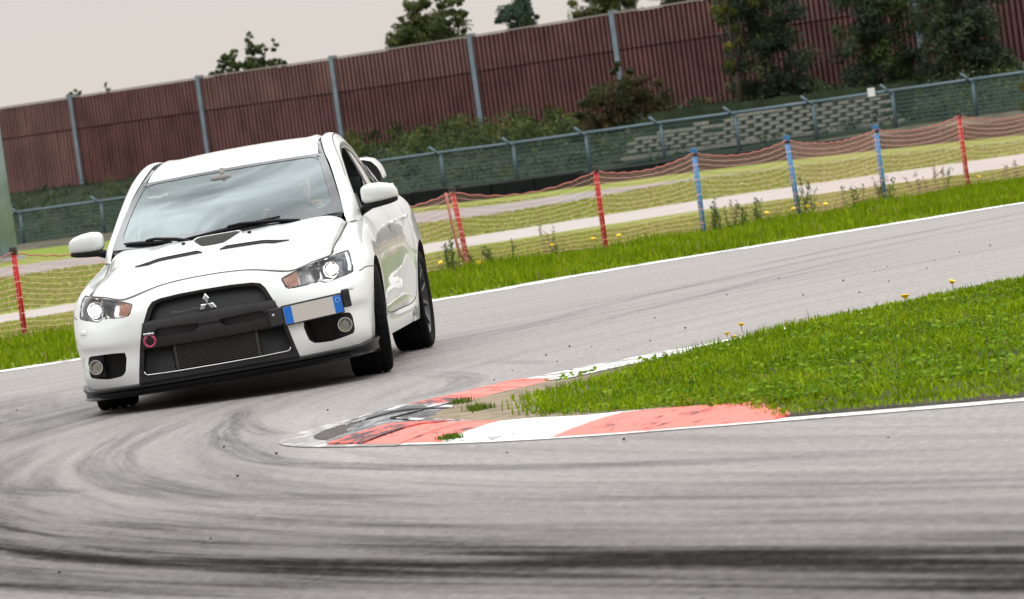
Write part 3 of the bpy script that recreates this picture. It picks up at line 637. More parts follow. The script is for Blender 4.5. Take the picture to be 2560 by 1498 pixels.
def ribbon(pts, nrm, wd, off=.0015):
    """narrow strip lying on a surface along a polyline"""
    V = []; F = []; n = len(pts)
    for i in range(n):
        t = np.array(pts[min(i + 1, n - 1)]) - np.array(pts[max(i - 1, 0)]); t = t / (np.linalg.norm(t) + 1e-9)
        b = np.cross(nrm[i], t); p = np.array(pts[i]) + np.array(nrm[i]) * off
        V += [p - b * wd / 2, p + b * wd / 2]
    for i in range(n - 1): F.append((2 * i, 2 * i + 1, 2 * i + 3, 2 * i + 2))
    return V, F
def seam(uv, wd, parent, name='panel_gap', sgn=1, mt=None, sub=10):
    L = crline(uv, sub); P = []; Q = []
    for u, v in L:
        uu = u if sgn > 0 else len(_ring) - u
        P.append(tub(uu, v)); Q.append(tubn(uu, v))
    V, F = ribbon(P, Q, wd); o = mk(name, V, F, mt or gapm, parent, True); return lean(o)
for s in (1, -1):
    seam([(8.62, 8), (8.60, 6), (8.58, 4), (8.6, 2.6), (8.72, 1.8)], .005, PANEL[('front_door', s)], sgn=s)
    seam([(8.72, 1.8), (9.5, 1.72), (10.45, 1.72)], .006, PANEL[('front_door', s)], sgn=s)
    seam([(10.45, 8), (10.45, 5), (10.45, 1.72)], .005, PANEL[('rear_door', s)], sgn=s)
    seam([(10.45, 1.72), (11.4, 1.72), (11.8, 2.0), (12.0, 2.9), (12.1, 4.2), (12.35, 6), (12.4, 8)], .006, PANEL[('rear_door', s)], sgn=s)
    seam([(5.1, 5.35), (5.6, 5.3), (6.3, 4.95), (6.5, 4.9)], .005, PANEL[('front_bumper', 0)], sgn=s)
    # door handles: a recess cup and a pull
    for u, nm in ((10.22, 'front_door'), (11.78, 'rear_door')):
        uu = u if s > 0 else len(_ring) - u
        c = tub(uu, 6.55) + tubn(uu, 6.55) * .012
        h = MB(); h.tube([c + np.array([.085, 0, .0]), c + np.array([.06, s * .012, .004]), c + np.array([-.06, s * .012, .008]), c + np.array([-.085, 0, .008])], [.011, .015, .015, .011], 8)
        lean(h.build('door_handle', paint, PANEL[(nm, s)], True))
# bare scuff on the left skirt, ahead of the rear wheel
sv = []; 
for i in range(15):
    u = 10.9 + .7 * i / 14; hgt = .25 + .75 * abs(math.sin(i * 1.9)) * (1 - abs(i - 9) / 11)
    sv.append((u, .45, min(1.55, .45 + hgt)))
V = []; F = []
for u, v0, v1 in sv:
    for v in (v0, v1): V.append(tub(u, v) + tubn(u, v) * .002)
for i in range(14): F.append((2 * i, 2 * i + 2, 2 * i + 3, 2 * i + 1))
lean(mk('scuff_mark', V, F, scuff, PANEL[('side_skirt', 1)]))
# headlight washer covers
for s in (1, -1):
    uu = 4.28 if s > 0 else len(_ring) - 4.28
    V = []; n_ = 7
    for a in range(n_):
        for b in range(n_):
            u = uu + (a / (n_ - 1) - .5) * .42; v = 4.05 + (b / (n_ - 1) - .5) * .48
            e_ = (1 - abs(a / (n_ - 1) * 2 - 1) ** 6) * (1 - abs(b / (n_ - 1) * 2 - 1) ** 6)
            V.append(tub(u, v) + tubn(u, v) * (.001 + .007 * e_))
    lean(mk('washer_cover', V, gridfaces(n_, n_), paint, PANEL[('front_bumper', 0)], True))

# ---- bonnet
def lerp1(x, X, Y): return float(np.interp(x, X, Y))
def hood_z(x, y):
    zc = lerp1(x, [-.4, -.30, -.05, .1, .2, .4, .55, .7, .82], [.992, .982, .948, .928, .908, .862, .826, .786, .744])
    ze = lerp1(x, [-.4, -.38, -.2, 0, .24, .43, .6, .7, .82], [.908, .904, .862, .827, .796, .767, .734, .716, .694])
    a = min(abs(y) / hood_ye(x), 1.0); z = zc - (zc - ze) * a ** (3.2 + 2.2 * max(0, min(1, (.62 - x) / .2)) + 8.5 * max(0, min(1, (.10 - x) / .45)))
    xf = hood_xf(y); d = max(0, min(1, (abs(y) - .22) / .27)); d = d * d * (3 - 2 * d) if abs(y) < .49 else max(0, 1 - (abs(y) - .49) / .12)
    z -= .040 * d * math.exp(-max(0, xf - x) / .09)
    # raised centre panel with soft shoulders
    z += .012 * math.exp(-(max(0, abs(y) - .30) / .07) ** 2) * max(0, min(1, (.72 - x) / .3))
    return z
def hood_xf(y):
    return lerp1(abs(y), [0, .25, .40, .487, .55, .612, .66, .708, .72], [.815, .805, .798, .792, .742, .687, .641, .592, .55])
def hood_ye(x): return lerp1(x, [-.4, 0, .3, .6], [.736, .716, .714, .714])
def hood_xb(y): return -.025 - .353 * (abs(y) / .715) ** 2 + .05
ny, nx = 65, 44; V = []
RIM = np.array([tub(u, NR - 1) for u in np.linspace(0, 8.6, 260)]); RIMC = np.array([p[2] - hood_z(p[0], p[1]) for p in RIM])
for i in range(nx):
    for j in range(ny):
        y = (j / (ny - 1) * 2 - 1) * .709; s_ = i / (nx - 1); x = hood_xf(y) + (hood_xb(y) - hood_xf(y)) * s_; y *= (hood_ye(x) - .0035) / .709
        if i == 0: x -= .003
        dd = np.hypot(RIM[:, 0] - x, RIM[:, 1] - abs(y)); kk = int(np.argmin(dd))
        V.append((x, y, hood_z(x, y) + RIMC[kk] * math.exp(-(dd[kk] / .09) ** 1.3) + .0005))
hood = mk('hood', V, gridfaces(nx, ny), paint, car, True); lean(hood)
P = [np.array([p[0], sg * p[1], p[2] + .002]) for sg, rng in ((-1, RIM[:0:-1]), (1, RIM)) for p in rng if p[0] > -.33]
V_, F_ = ribbon(P, [np.array([.25, .35 * np.sign(p[1]), .9]) if abs(p[1]) > .68 else np.array([.7, 0, .72]) for p in P], .0062, .0025); lean(mk('shut_line', V_, F_, gapm, hood, True))
sm = hood.modifiers.new('s', 'SOLIDIFY'); sm.thickness = .014; sm.offset = -1
def hpoly(poly, off, sub=6):
    """polygon draped on the bonnet (list of x,y), fan grid between opposite edges: poly = 4 corners"""
    a, b, c, d = [np.array(p, float) for p in poly]; V = []
    for i in range(sub + 1):
        for j in range(sub * 2 + 1):
            p = (a * (1 - j / (sub * 2)) + b * j / (sub * 2)) * (1 - i / sub) + (d * (1 - j / (sub * 2)) + c * j / (sub * 2)) * i / sub
            V.append((p[0], p[1], hood_z(*p) + off))
    return V, gridfaces(sub + 1, sub * 2 + 1)
for s in (1, -1):
    V, F = hpoly([(.358, s * .09), (.390, s * .462), (.432, s * .375), (.412, s * .052)], .004)
    vo = mk('hood_vent', V, F, blackp, hood, True); md = vo.modifiers.new('s', 'SOLIDIFY'); md.thickness = .008; md.offset = 0; lean(vo)
    for q in (.33, .66):
        a = np.array([.362, s * .09]) * (1 - q) + np.array([.408, s * .056]) * q; b = np.array([.392, s * .45]) * (1 - q) + np.array([.43, s * .372]) * q
        V = [(*(a + (b - a) * k / 8), hood_z(*(a + (b - a) * k / 8)) + .008) for k in range(9)]
        mb = MB(); mb.tube(V, .003, 5); lean(mb.build('vent_slat', darkp, vo))
    mb = MB(); p = (.115, s * .2); mb.lathe([(-.004, .001), (-.004, .012), (.006, .011), (.010, .001)], 12, C=(p[0], p[1], hood_z(*p) + .004), A=(0, 0, 1))
    lean(mb.build('washer_nozzle', darkp, hood, deg=40))
SCP = [(.0, -.112), (.0, .112), (.04, .134), (.11, .138), (.295, .064), (.295, -.064), (.11, -.138), (.04, -.134)]
SCs = smoothpoly(SCP, 3)
cx0, cy0 = .14, 0
V = [(cx0, cy0, hood_z(cx0, cy0) + .004)] + [(x, y, hood_z(x, y) + .006) for x, y in SCs]; n_ = len(SCs)
scoop = mk('hood_scoop', V, [(0, 1 + i, 1 + (i + 1) % n_) for i in range(n_)], blackp, hood); lean(scoop)
V = []; 
for k, (fac, up) in enumerate(((1.0, .005), (1.02, .011), (1.05, .010), (1.10, .001))):
    for x, y in SCs:
        X, Y = cx0 + (x - cx0) * fac, y * fac; V.append((X, Y, hood_z(X, Y) + up))
lean(mk('scoop_rim', V, gridfaces(4, n_, True), paint, scoop, True))
V = []; F = []; mb = MB()
for k in range(-14, 15):
    for dr in (1, -1):
        seg = []
        for q in range(9):
            t = q / 8; x = .01 + .275 * t; y = k * .016 + dr * (t - .5) * .14
            if inpoly(np.array([x]), np.array([y]), SCP)[0]: seg.append((x, y, hood_z(x, y) + .009))
        if len(seg) > 1: mb.tube(seg, .0018, 3, cap=False)
lean(mb.build('scoop_mesh', mat('scoop_wire', (.035, .032, .026), .6), scoop))

# ---- windscreen
def wsP(s, t, off=0.0):
    """s -1..1 across, t 0..1 up"""
    yb, yt = .715 * s, .578 * s; a = abs(s)
    b = np.array([-.025 - .35 * a * a, yb, .945 + .022 * a * a]); tp = np.array([-.95 - .09 * a * a, yt, 1.347 - .008 * a * a])
    p = b * (1 - t) + tp * t
    nn = np.array([.40, .18 * s, .90]); nn /= np.linalg.norm(nn)
    return p + nn * (.030 * math.sin(math.pi * t) * (1 - .3 * a) + off)
def wsgrid(s0, s1, t0, t1, ns, nt_, off):
    V = [wsP(s0 + (s1 - s0) * j / (ns - 1), t0 + (t1 - t0) * i / (nt_ - 1), off) for i in range(nt_) for j in range(ns)]
    return V, gridfaces(nt_, ns)
V, F = wsgrid(-1, 1, 0, 1, 33, 17, 0)
windscreen = mk('windscreen', V, F, wsm, car, True); lean(windscreen)
# black border printed along the edge of the glass, as a ring with rounded inner corners
n4 = 40; nk = 4 * n4; ringO = []; ringI = []
def roundc(c, d):
    r_ = .10
    for sx_ in (1, -1):
        for cy_, sy_ in ((.90, 1), (-.80, -1)):
            ox, oy = sx_ * (.93 - r_), cy_ - sy_ * r_ * 2.0
            if c * sx_ > ox * sx_ and d * sy_ > oy * sy_:
                dx, dy = (c - ox) / r_, (d - oy) / (r_ * 2.0); L_ = max(math.hypot(dx, dy), 1e-6)
                if L_ > 1: return ox + dx / L_ * r_, oy + dy / L_ * r_ * 2.0
    return c, d
for k in range(nk):
    q = 8 * k / nk; a, b = ((1, q - 1) if q < 2 else (3 - q, 1) if q < 4 else (-1, 5 - q) if q < 6 else (q - 7, -1))
    ringO.append((a, b)); ringI.append(roundc(a * .93, .05 + b * .85))
V = []
for i in range(5):
    for (a, b), (c, d) in zip(ringO, ringI):
        f_ = i / 4; V.append(wsP(a + (c - a) * f_, .5 + .5 * (b + (d - b) * f_), .0025))
lean(mk('glass_border', V, gridfaces(5, nk, True), fritm, windscreen, True))
V, F = wsgrid(-.985, .985, -.02, .0, 33, 3, -.006); V2 = []
cowl = []
for i, x_ in enumerate((-.004, -.05)):
    for j in range(33):
        s_ = j / 16 - 1; p = wsP(s_, 0); cowl.append((p[0] + (.052 if i == 0 else -.01), p[1] * (.985), p[2] - (.022 if i == 0 else .006)))
lean(mk('cowl_panel', cowl, gridfaces(2, 33), blackp, car, True))
# wipers
def wiper(y0, t0, y1, t1, pv, pt, name):
    wp = empty(name, parent=car)
    pts = [wsP(y / .715, t, .012) for y, t in zip(np.linspace(y0, y1, 9), np.linspace(t0, t1, 9))]
    mb = MB(); mb.tube(pts, [.006, .010, .012, .014, .015, .014, .012, .010, .006], 6); lean(mb.build('wiper_blade', darkp, wp, True))
    mid = wsP((y0 + y1) / 2 / .715, (t0 + t1) / 2, .030); pvp = wsP(pv / .715, pt, .006)
    mb = MB(); mb.tube([pvp, pvp + (mid - pvp) * .3 + np.array([0.01, 0, .012]), pvp + (mid - pvp) * .8 + np.array([0.004, 0, .012]), mid], [.013, .011, .009, .008], 6); lean(mb.build('wiper_arm', darkp, wp, True))
wiper(-.63, .055, -.30, .005, -.18, -.01, 'wiper'); wiper(-.26, .005, .36, .085, .47, -.01, 'wiper')

# ---- roof, side rails, rear screen, boot lid
RC = [(-.95, 1.345), (-1.1, 1.392), (-1.3, 1.437), (-1.6, 1.470), (-1.9, 1.470), (-2.15, 1.448), (-2.38, 1.405)]
RE = [(-1.035, 1.340), (-1.15, 1.385), (-1.33, 1.428), (-1.6, 1.452), (-1.9, 1.449), (-2.15, 1.424), (-2.36, 1.378)]
RYE = [.545, .535, .522, .512, .505, .498, .49]
V = []; sub = 5; n_ = (len(RC) - 1) * sub + 1
for i in range(n_):
    c = cr1(RC, i / sub); e_ = cr1(RE, i / sub); ye = cr1([(q, 0) for q in RYE], i / sub)[0]
    for j in range(31):
        s_ = j / 15 - 1; a = abs(s_)
        x = c[0] + (e_[0] - c[0]) * a * a; z = c[1] + (e_[1] - c[1]) * a ** 2.2
        z += .010 * math.exp(-((a - .93) / .06) ** 2) * min(1, i / 8)          # swage beside the gutter
        if a > .985: z -= .012
        V.append((x, ye * s_, z))
roof = mk('roof', V, gridfaces(n_, 31), paint, car, True); lean(roof)
V2 = [(x, y * .98, z - .03) for x, y, z in V]
lean(mk('headliner', V2, gridfaces(n_, 31), liner, car, True))
mb = MB(); mb.tube([(-2.1, .02, 1.46), (-2.12, .025, 1.57)], [.003, .002], 6); lean(mb.build('antenna', darkp, roof))
RAIL = [  # inner edge, crest, shoulder, outer edge (door frame)
 [(-.33,.730,.895),(-.38,.762,.90),(-.47,.788,.895),(-.585,.800,.885)],
 [(-.385,.716,.958),(-.43,.752,.972),(-.50,.775,.965),(-.60,.792,.940)],
 [(-.56,.688,1.062),(-.60,.722,1.078),(-.66,.744,1.073),(-.73,.758,1.05)],
 [(-.72,.658,1.165),(-.75,.690,1.182),(-.81,.712,1.176),(-.87,.724,1.155)],
 [(-.90,.622,1.268),(-.93,.652,1.285),(-.98,.678,1.280),(-1.03,.692,1.258)],
 [(-1.045,.586,1.342),(-1.08,.612,1.362),(-1.12,.645,1.358),(-1.15,.668,1.335)],
 [(-1.33,.545,1.432),(-1.34,.572,1.444),(-1.35,.612,1.430),(-1.36,.652,1.386)],
 [(-1.6,.536,1.457),(-1.6,.562,1.466),(-1.6,.602,1.452),(-1.62,.645,1.398)],
 [(-1.9,.528,1.452),(-1.9,.553,1.458),(-1.91,.594,1.441),(-1.93,.638,1.378)],
 [(-2.15,.518,1.425),(-2.16,.545,1.428),(-2.18,.586,1.408),(-2.2,.635,1.338)],
 [(-2.4,.512,1.365),(-2.42,.540,1.365),(-2.44,.582,1.340),(-2.45,.638,1.268)],
 [(-2.68,.530,1.245),(-2.70,.560,1.245),(-2.71,.606,1.222),(-2.72,.668,1.150)],
 [(-2.98,.580,1.110),(-3.00,.615,1.108),(-3.01,.662,1.085),(-3.02,.725,1.040)]]
RAILs = np.array([crline([r[k] for r in RAIL], 5) for k in range(4)])          # (4, n, 3)
nr_ = RAILs.shape[1]
railfull = np.array([crline(RAILs[:, i], 5) for i in range(nr_)])               # (n, 16, 3)
m_ = railfull.shape[1]
for s in (1, -1):
    V = (railfull * np.array([1, s, 1])).reshape(-1, 3); F = gridfaces(nr_, m_)
    ro = mk('side_rail', V, F if s > 0 else [f[::-1] for f in F], paint, car, True); lean(ro)
    # gutter strip between roof panel and rail, with the rack cover at its front
    V = []; 
    for i in range(23, nr_):
        p = RAILs[0, i]
        if p[0] < -2.40: break
        ye = lerp1(-p[0], [-q[0] for q in RE], RYE); ze = lerp1(-p[0], [-q[0] for q in RE], [q[1] for q in RE])
        V += [(p[0], s * (p[1] + .004), p[2] - .008), (p[0], s * (ye - .006), ze - .012)]
    k = len(V) // 2; lean(mk('roof_gutter', V, [(2 * i, 2 * i + 1, 2 * i + 3, 2 * i + 2) for i in range(k - 1)], gapm, ro, True))
    g0 = [RAILs[0, i] for i in range(25, 30)]
    mb = MB(); mb.tube([(p[0], s * (p[1] - .018), p[2] - .006) for p in g0], .014, 6, flat=.5); lean(mb.build('rack_cover', mat('gutter_cover', (.12, .12, .13), .2, coat=1) if s > 0 else MATS['gutter_cover'], ro, True))
    # door shut line and window frame
    P = [tuple(railfull[i, m_ - 6] * np.array([1, s, 1])) for i in range(15, nr_ - 3)]; Q = [np.array([.1, s * .75, .65])] * len(P)
    V, F = ribbon(P, Q, .005, .004); lean(mk('door_gap', V, F, gapm, ro, True))
    V = []; fr = []
    belt = lambda x: (lerp1(-x, [.5, .64, 1.3, 1.95, 2.28, 2.65, 3.03], [.745, .772, .79, .79, .775, .76, .72]), lerp1(-x, [.5, .64, 1.3, 1.95, 2.28, 2.65, 3.03], [.90, .935, .955, .985, 1.0, 1.025, 1.055]))
    for i in range(7, nr_):
        p = RAILs[3, i]; by, bz = belt(p[0]); d = np.array([0, by - p[1], bz - p[2]]); L_ = np.linalg.norm(d); d = d / max(L_, 1e-6)
        wdt = min(.036, L_ * .45)
        V += [p * np.array([1, s, 1]), (p + d * wdt + np.array([0, -.004, 0])) * np.array([1, s, 1]), (p + d * (wdt + .012) + np.array([0, -.014, 0])) * np.array([1, s, 1])]
    k = len(V) // 3; F = [(3 * i + a, 3 * i + a + 1, 3 * i + a + 4, 3 * i + a + 3) for i in range(k - 1) for a in range(2)]
    lean(mk('window_frame', V, F if s < 0 else [f[::-1] for f in F], paint, car, True))
    def pane(x0, x1, ins, name, mt, par):
        V = []; xs = np.linspace(x0, x1, 13); ox = RAILs[3, :, 0]
        for x in xs:
            py = float(np.interp(-x, -ox, RAILs[3, :, 1])); pz = float(np.interp(-x, -ox, RAILs[3, :, 2])); by, bz = belt(x)
            for t in np.linspace(.0, 1, 7):
                y = by + (py - by) * t + .010 * math.sin(math.pi * t); V.append((x, s * (y - ins), bz - .01 + (pz - bz) * t))
        F = gridfaces(13, 7); return lean(mk(name, V, F if s > 0 else [f[::-1] for f in F], mt, par, True))
    pane(-1.57, -1.69, .010, 'door_pillar', blackp, car)
    pane(-1.70, -2.36, .016, 'side_window', sgm, car)
    pane(-2.37, -2.45, .010, 'door_pillar', blackp, car)
    pane(-2.46, -2.80, .014, 'quarter_window', sgm, car)
    if s < 0: pane(-.66, -1.565, .016, 'side_window', glassmat('side_clear', (.45, .5, .5), 1.4, .04), car)
    # mirror corner triangle and the dark belt moulding
    P = [(x, s * (belt(x)[0] + .004), belt(x)[1] + .006) for x in np.linspace(-.56, -2.9, 30)]
    V, F = ribbon(P, [np.array([0, s * .8, .6])] * 30, .018, .004); lean(mk('belt_moulding', V, F, blackp, car, True))
    mb = MB(); P3 = [(-.575, .786, .935), (-.80, .790, .948), (-.80, .758, 1.06), (-.735, .752, 1.045)]
    V = [(x, s * (y + .003), z) for x, y, z in P3] + [(x, s * (y - .012), z) for x, y, z in P3]
    mb.add(V, [(0, 1, 2, 3), (7, 6, 5, 4), (0, 4, 5, 1), (1, 5, 6, 2), (2, 6, 7, 3), (3, 7, 4, 0)]); lean(mb.build('mirror_sail', blackp, car))
# rear screen and boot
V = []
for i in range(9):
    t = i / 8
    for j in range(17):
        s_ = j / 8 - 1; a = abs(s_); tp = np.array([-2.39 + .03 * a * a, .49 * s_, 1.402 - .026 * a * a]); bt = np.array([-3.04 + .10 * a * a, .58 * s_, 1.10])
        p = tp * (1 - t) + bt * t; p[2] += .03 * math.sin(math.pi * t); V.append(p)
lean(mk('rear_window', V, gridfaces(9, 17), sgm, car, True))
V = []
for i in range(9):
    t = i / 8
    for j in range(17):
        s_ = j / 8 - 1; a = abs(s_); y = (.60 + .08 * (1 - t)) * s_; x = -3.0 - .44 * t + .10 * a * a * (1 - .2 * t)
        V.append((x, y, 1.098 + .006 * math.sin(math.pi * t) - .012 * a ** 3))
lean(mk('boot_lid', V, gridfaces(9, 17), paint, car, True))
for s in (1, -1):      # parcel-side filler between rail foot and quarter panel
    V = [tuple(np.array([1, s, 1]) * p) for p in [(-2.45,.66,1.24),(-2.72,.672,1.145),(-3.02,.725,1.04),(-3.3,.64,1.07),(-3.02,.60,1.10),(-2.45,.77,1.005),(-2.72,.75,1.02)]]
    lean(mk('rear_pillar', V, [(0, 1, 6, 5), (1, 2, 6), (2, 3, 4)], paint, car, False))
# rear wing: blade with drooping tips on two uprights
wing = empty('rear_wing', parent=car)
prof = [(.15, 0), (.10, .008), (.03, .012), (-.06, .014), (-.13, .018), (-.14, .014), (-.06, .004), (.05, -.004)]
st = [(-.682, -.15), (-.674, -.11), (-.655, -.065), (-.622, -.025), (-.57, -.006), (-.40, .0), (0, .004), (.40, 0), (.57, -.006), (.622, -.025), (.655, -.065), (.674, -.11), (.682, -.15)]
V = []
for y, dz in st:
    for a, b in prof: V.append((-3.38 + a, y, 1.272 + dz + b))
F = gridfaces(len(st), len(prof), True) + [tuple(range(len(prof))), tuple((len(st) - 1) * len(prof) + k for k in range(len(prof) - 1, -1, -1))]
o = mk('wing_blade', V, F, paint, wing, False); angle_smooth(o.data, 50); lean(o)
for s in (1, -1):
    mb = MB(); mb.tube([(-3.33, s * .50, 1.07), (-3.36, s * .50, 1.17), (-3.38, s * .50, 1.275)], [.05, .045, .05], 8, flat=.35); lean(mb.build('wing_upright', paint, wing, True))

for s in (1, -1):
    mb = MB(); mb.prism([(s * .52, 1.085), (s * .655, 1.105), (s * .648, 1.19), (s * .615, 1.245), (s * .56, 1.262), (s * .52, 1.262)], .05, O=(-3.43, 0, 0), U=(0, 1, 0), W=(0, 0, 1), D=(1, 0, 0)); lean(mb.build('wing_dark_fill', blackp, wing))  # black panel added to fill the gap inside each wing tip with dark
# ---- grille
def xg(y, z): return .94 - .21 * y * y - max(0, z - .5) * .22 - max(0, .3 - z) * .1
grille = empty('front_grille', parent=car)
GI = [(y * .945 if y > .25 else y, z) for y, z in GR]; GI = [(0, .655), (.15, .653), (.26, .645), (.30, .634), (.322, .61), (.374, .50), (.408, .384), (.43, .28), (.440, .238), (.30, .236), (.0, .236)]
ring_o = [(0, .671), (.15, .669), (.27, .661), (.317, .649), (.344, .619), (.397, .503), (.432, .383), (.454, .28), (.473, .19), (.473, .15), (0, .15)]
V = []; 
for P, dx in ((ring_o, -.004), (ring_o, -.0), (GI, -.012), (GI, -.07)):
    full = P + [(-y, z) for y, z in P[-2:0:-1]]
    for y, z in full: V.append((xg(y, z) + dx, y, z))
n_ = len(ring_o) * 2 - 2
o = mk('grille_frame', V, gridfaces(4, n_, True), blackp, grille); angle_smooth(o.data, 40); lean(o)
gi_full = GI + [(-y, z) for y, z in GI[-2:0:-1]]
mbs = {}; cell = .017
for dr in (1, -1):
    for k in range(-60, 61):
        seg = []
        for q in range(0, 64):
            z = .225 + .445 * q / 63; y = k * cell + dr * (z - .44) * 1.7
            ok = abs(y) < .45 and inpoly(np.array([y]), np.array([z]), gi_full)[0] and (z > .535 or (z < .40 and abs(y) > .245))
            if ok: seg.append((xg(y, z) - .05, y, z))
            if seg and (not ok or q == 63):
                if len(seg) > 1: mbs.setdefault(0 if seg[0][2] > .46 else (1 if seg[0][1] > 0 else 2), MB()).tube(seg[::3] + [seg[-1]] if len(seg) > 4 else seg, .0022, 3, cap=False)
                seg = []
for mb in mbs.values(): lean(mb.build('grille_mesh', meshm, grille, fix=False))['kind'] = 'stuff'
# cross bar with two air slots
bo = [(-.392,.545),(-.30,.548),(-.15,.552),(0,.553),(.15,.552),(.30,.548),(.392,.545)]
bl = [(.425,.392),(.30,.386),(.27,.372),(.15,.376),(0,.378),(-.15,.376),(-.27,.372),(-.30,.386),(-.425,.392)]
ys = np.linspace(-1, 1, 33); V = []
for s_ in ys:
    yt, yb = .388 * s_, .420 * s_; zt = .553 - .010 * s_ * s_; zb = .380 + .006 * s_ * s_
    for t, dx in ((0, -.055), (0, -.022), (.05, -.006), (.22, .004), (.42, .0), (.47, -.008), (.53, -.008), (.58, .004), (.85, .002), (.97, -.012), (1, -.055)):
        y = yt + (yb - yt) * t; z = zt + (zb - zt) * t; V.append((xg(y, .5) + dx + .012, y, z))
F = gridfaces(33, 11, False) + [(i * 11 + 10, i * 11, (i + 1) * 11, (i + 1) * 11 + 10) for i in range(32)] + [tuple(range(11)), tuple(32 * 11 + k for k in range(10, -1, -1))]
bar = mk('bumper_bar', V, F, blackp)
bm = bmesh.new(); bm.from_mesh(bar.data); bmesh.ops.recalc_face_normals(bm, faces=bm.faces); bm.to_mesh(bar.data); bm.free()
SL = [(.062,.487),(.31,.495),(.318,.450),(.095,.444)]
cut = cutter([(smoothpoly(SL, 2), .897, 1.2), (mir(smoothpoly(SL, 2)), .897, 1.2)]); slots(cut, 1); bar.data.materials.append(darkp)
boolean(bar, cut, 'DIFFERENCE'); bar.parent = grille; drop(cut); angle_smooth(bar.data, 35); lean(bar)
# chrome line, intercooler
pts = [(xg(y, z) - .006, y, z) for y, z in [(-.428,.262),(-.424,.246),(-.41,.240),(-.25,.236),(0,.235),(.25,.236),(.41,.240),(.424,.246),(.428,.262)]]
mb = MB(); mb.tube(pts, .0042, 6); lean(mb.build('chrome_strip', chrome, grille, True))
cool = mk('intercooler', *(lambda m: (m.v, m.f))(MB().box((.845, 0.008, .312), (.03, .49, .15))), darkp, grille); lean(cool)
for k in range(13):
    mb = MB(); mb.box((.872, .008, .248 + k * .0105), (.03, .462, .0052)); lean(mb.build('cooling_fin', coolm, cool))
for s in (1, -1):
    mb = MB(); mb.box((.874, .008 + s * .240, .312), (.034, .016, .14)); lean(mb.build('end_tank', coolm, cool))
# three-diamond badge
badge = empty('badge', parent=grille)
def diamond(cy, cz, ang, a, b):
    M = Matrix.Rotation(ang, 3, 'X'); q = [(0, a), (b, 0), (0, -a), (-b, 0)]
    V = []
    for f_, dx in ((1.0, 0), (1.0, .008), (.72, .013)):
        for y, z in q:
            p = M @ Vector((0, y * f_, z * f_)); V.append((xg(0, .58) + .004 + dx, cy + p.y, cz + p.z))
    return V, gridfaces(3, 4, True) + [(8, 9, 10, 11)]
hub = (.003, .5875)
for ang in (0, R(120), R(-120)):
    d = Matrix.Rotation(ang, 3, 'X') @ Vector((0, 0, .031)); V, F = diamond(hub[0] + d.y, hub[1] + d.z, ang, .0305, .0185)
    o = mk('badge_diamond', V, F, chrome, badge); bm = bmesh.new(); bm.from_mesh(o.data); bmesh.ops.recalc_face_normals(bm, faces=bm.faces); bm.to_mesh(o.data); bm.free(); lean(o)
mb = MB(); mb.tube([(xg(.1, .55) - .03, -.21, .574), (xg(.1, .55) - .03, -.17, .566), (xg(.1, .55) - .03, -.05, .573)], .0035, 5); lean(mb.build('badge_stay', silver, grille))
# tow hook ring
tow = empty('tow_hook', parent=car); tc_ = Vector((.985, -.350, .432)); mb = MB(); ringp = []
for k in range(25):
    a = R(115) + R(310) * k / 24; ringp.append(tc_ + Vector((0, math.cos(a) * .031, math.sin(a) * .031)))
mb.tube(ringp, .0085, 8, flat=.8); lean(mb.build('tow_ring', magenta, tow, True))
mb = MB(); mb.tube([tc_ + Vector((0, -.031, .043)), tc_ + Vector((0, .031, .040))], .007, 10); mb.tube([tc_ + Vector((-.12, 0, .04)), tc_ + Vector((0, 0, .042))], .010, 10); lean(mb.build('tow_pin', silver, tow, deg=40))

# ---- fog lamps
for s in (1, -1):
    fl = empty('fog_lamp', parent=car); c = Vector((.66, s * .728, .327)); ax = Vector((.97, s * .22, 0)).normalized()
    mb = MB(); mb.lathe([(.0, .040), (.035, .044), (.042, .043), (.042, .037), (.015, .034)], 28, C=c, A=ax, U=(0, 0, 1)); lean(mb.build('lamp_bezel', chrome, fl, deg=40))
    mb = MB(); mb.lathe([(.028, .0002), (.026, .02), (.020, .036)], 24, C=c, A=ax, U=(0, 0, 1)); lean(mb.build('lamp_lens', foglens, fl, True))
    mb = MB(); V = [(.655 - .10 * 0, s * y, z) for y, z in FOGs]
    mb.prism([(y, z) for y, z in [(.69, .262), (.783, .27), (.784, .36), (.765, .388), (.69, .388)]], .012, O=(.655, 0, 0), U=(0, s, 0), W=(0, 0, 1), D=(1, 0, 0)); lean(mb.build('lamp_panel', blackp, fl))
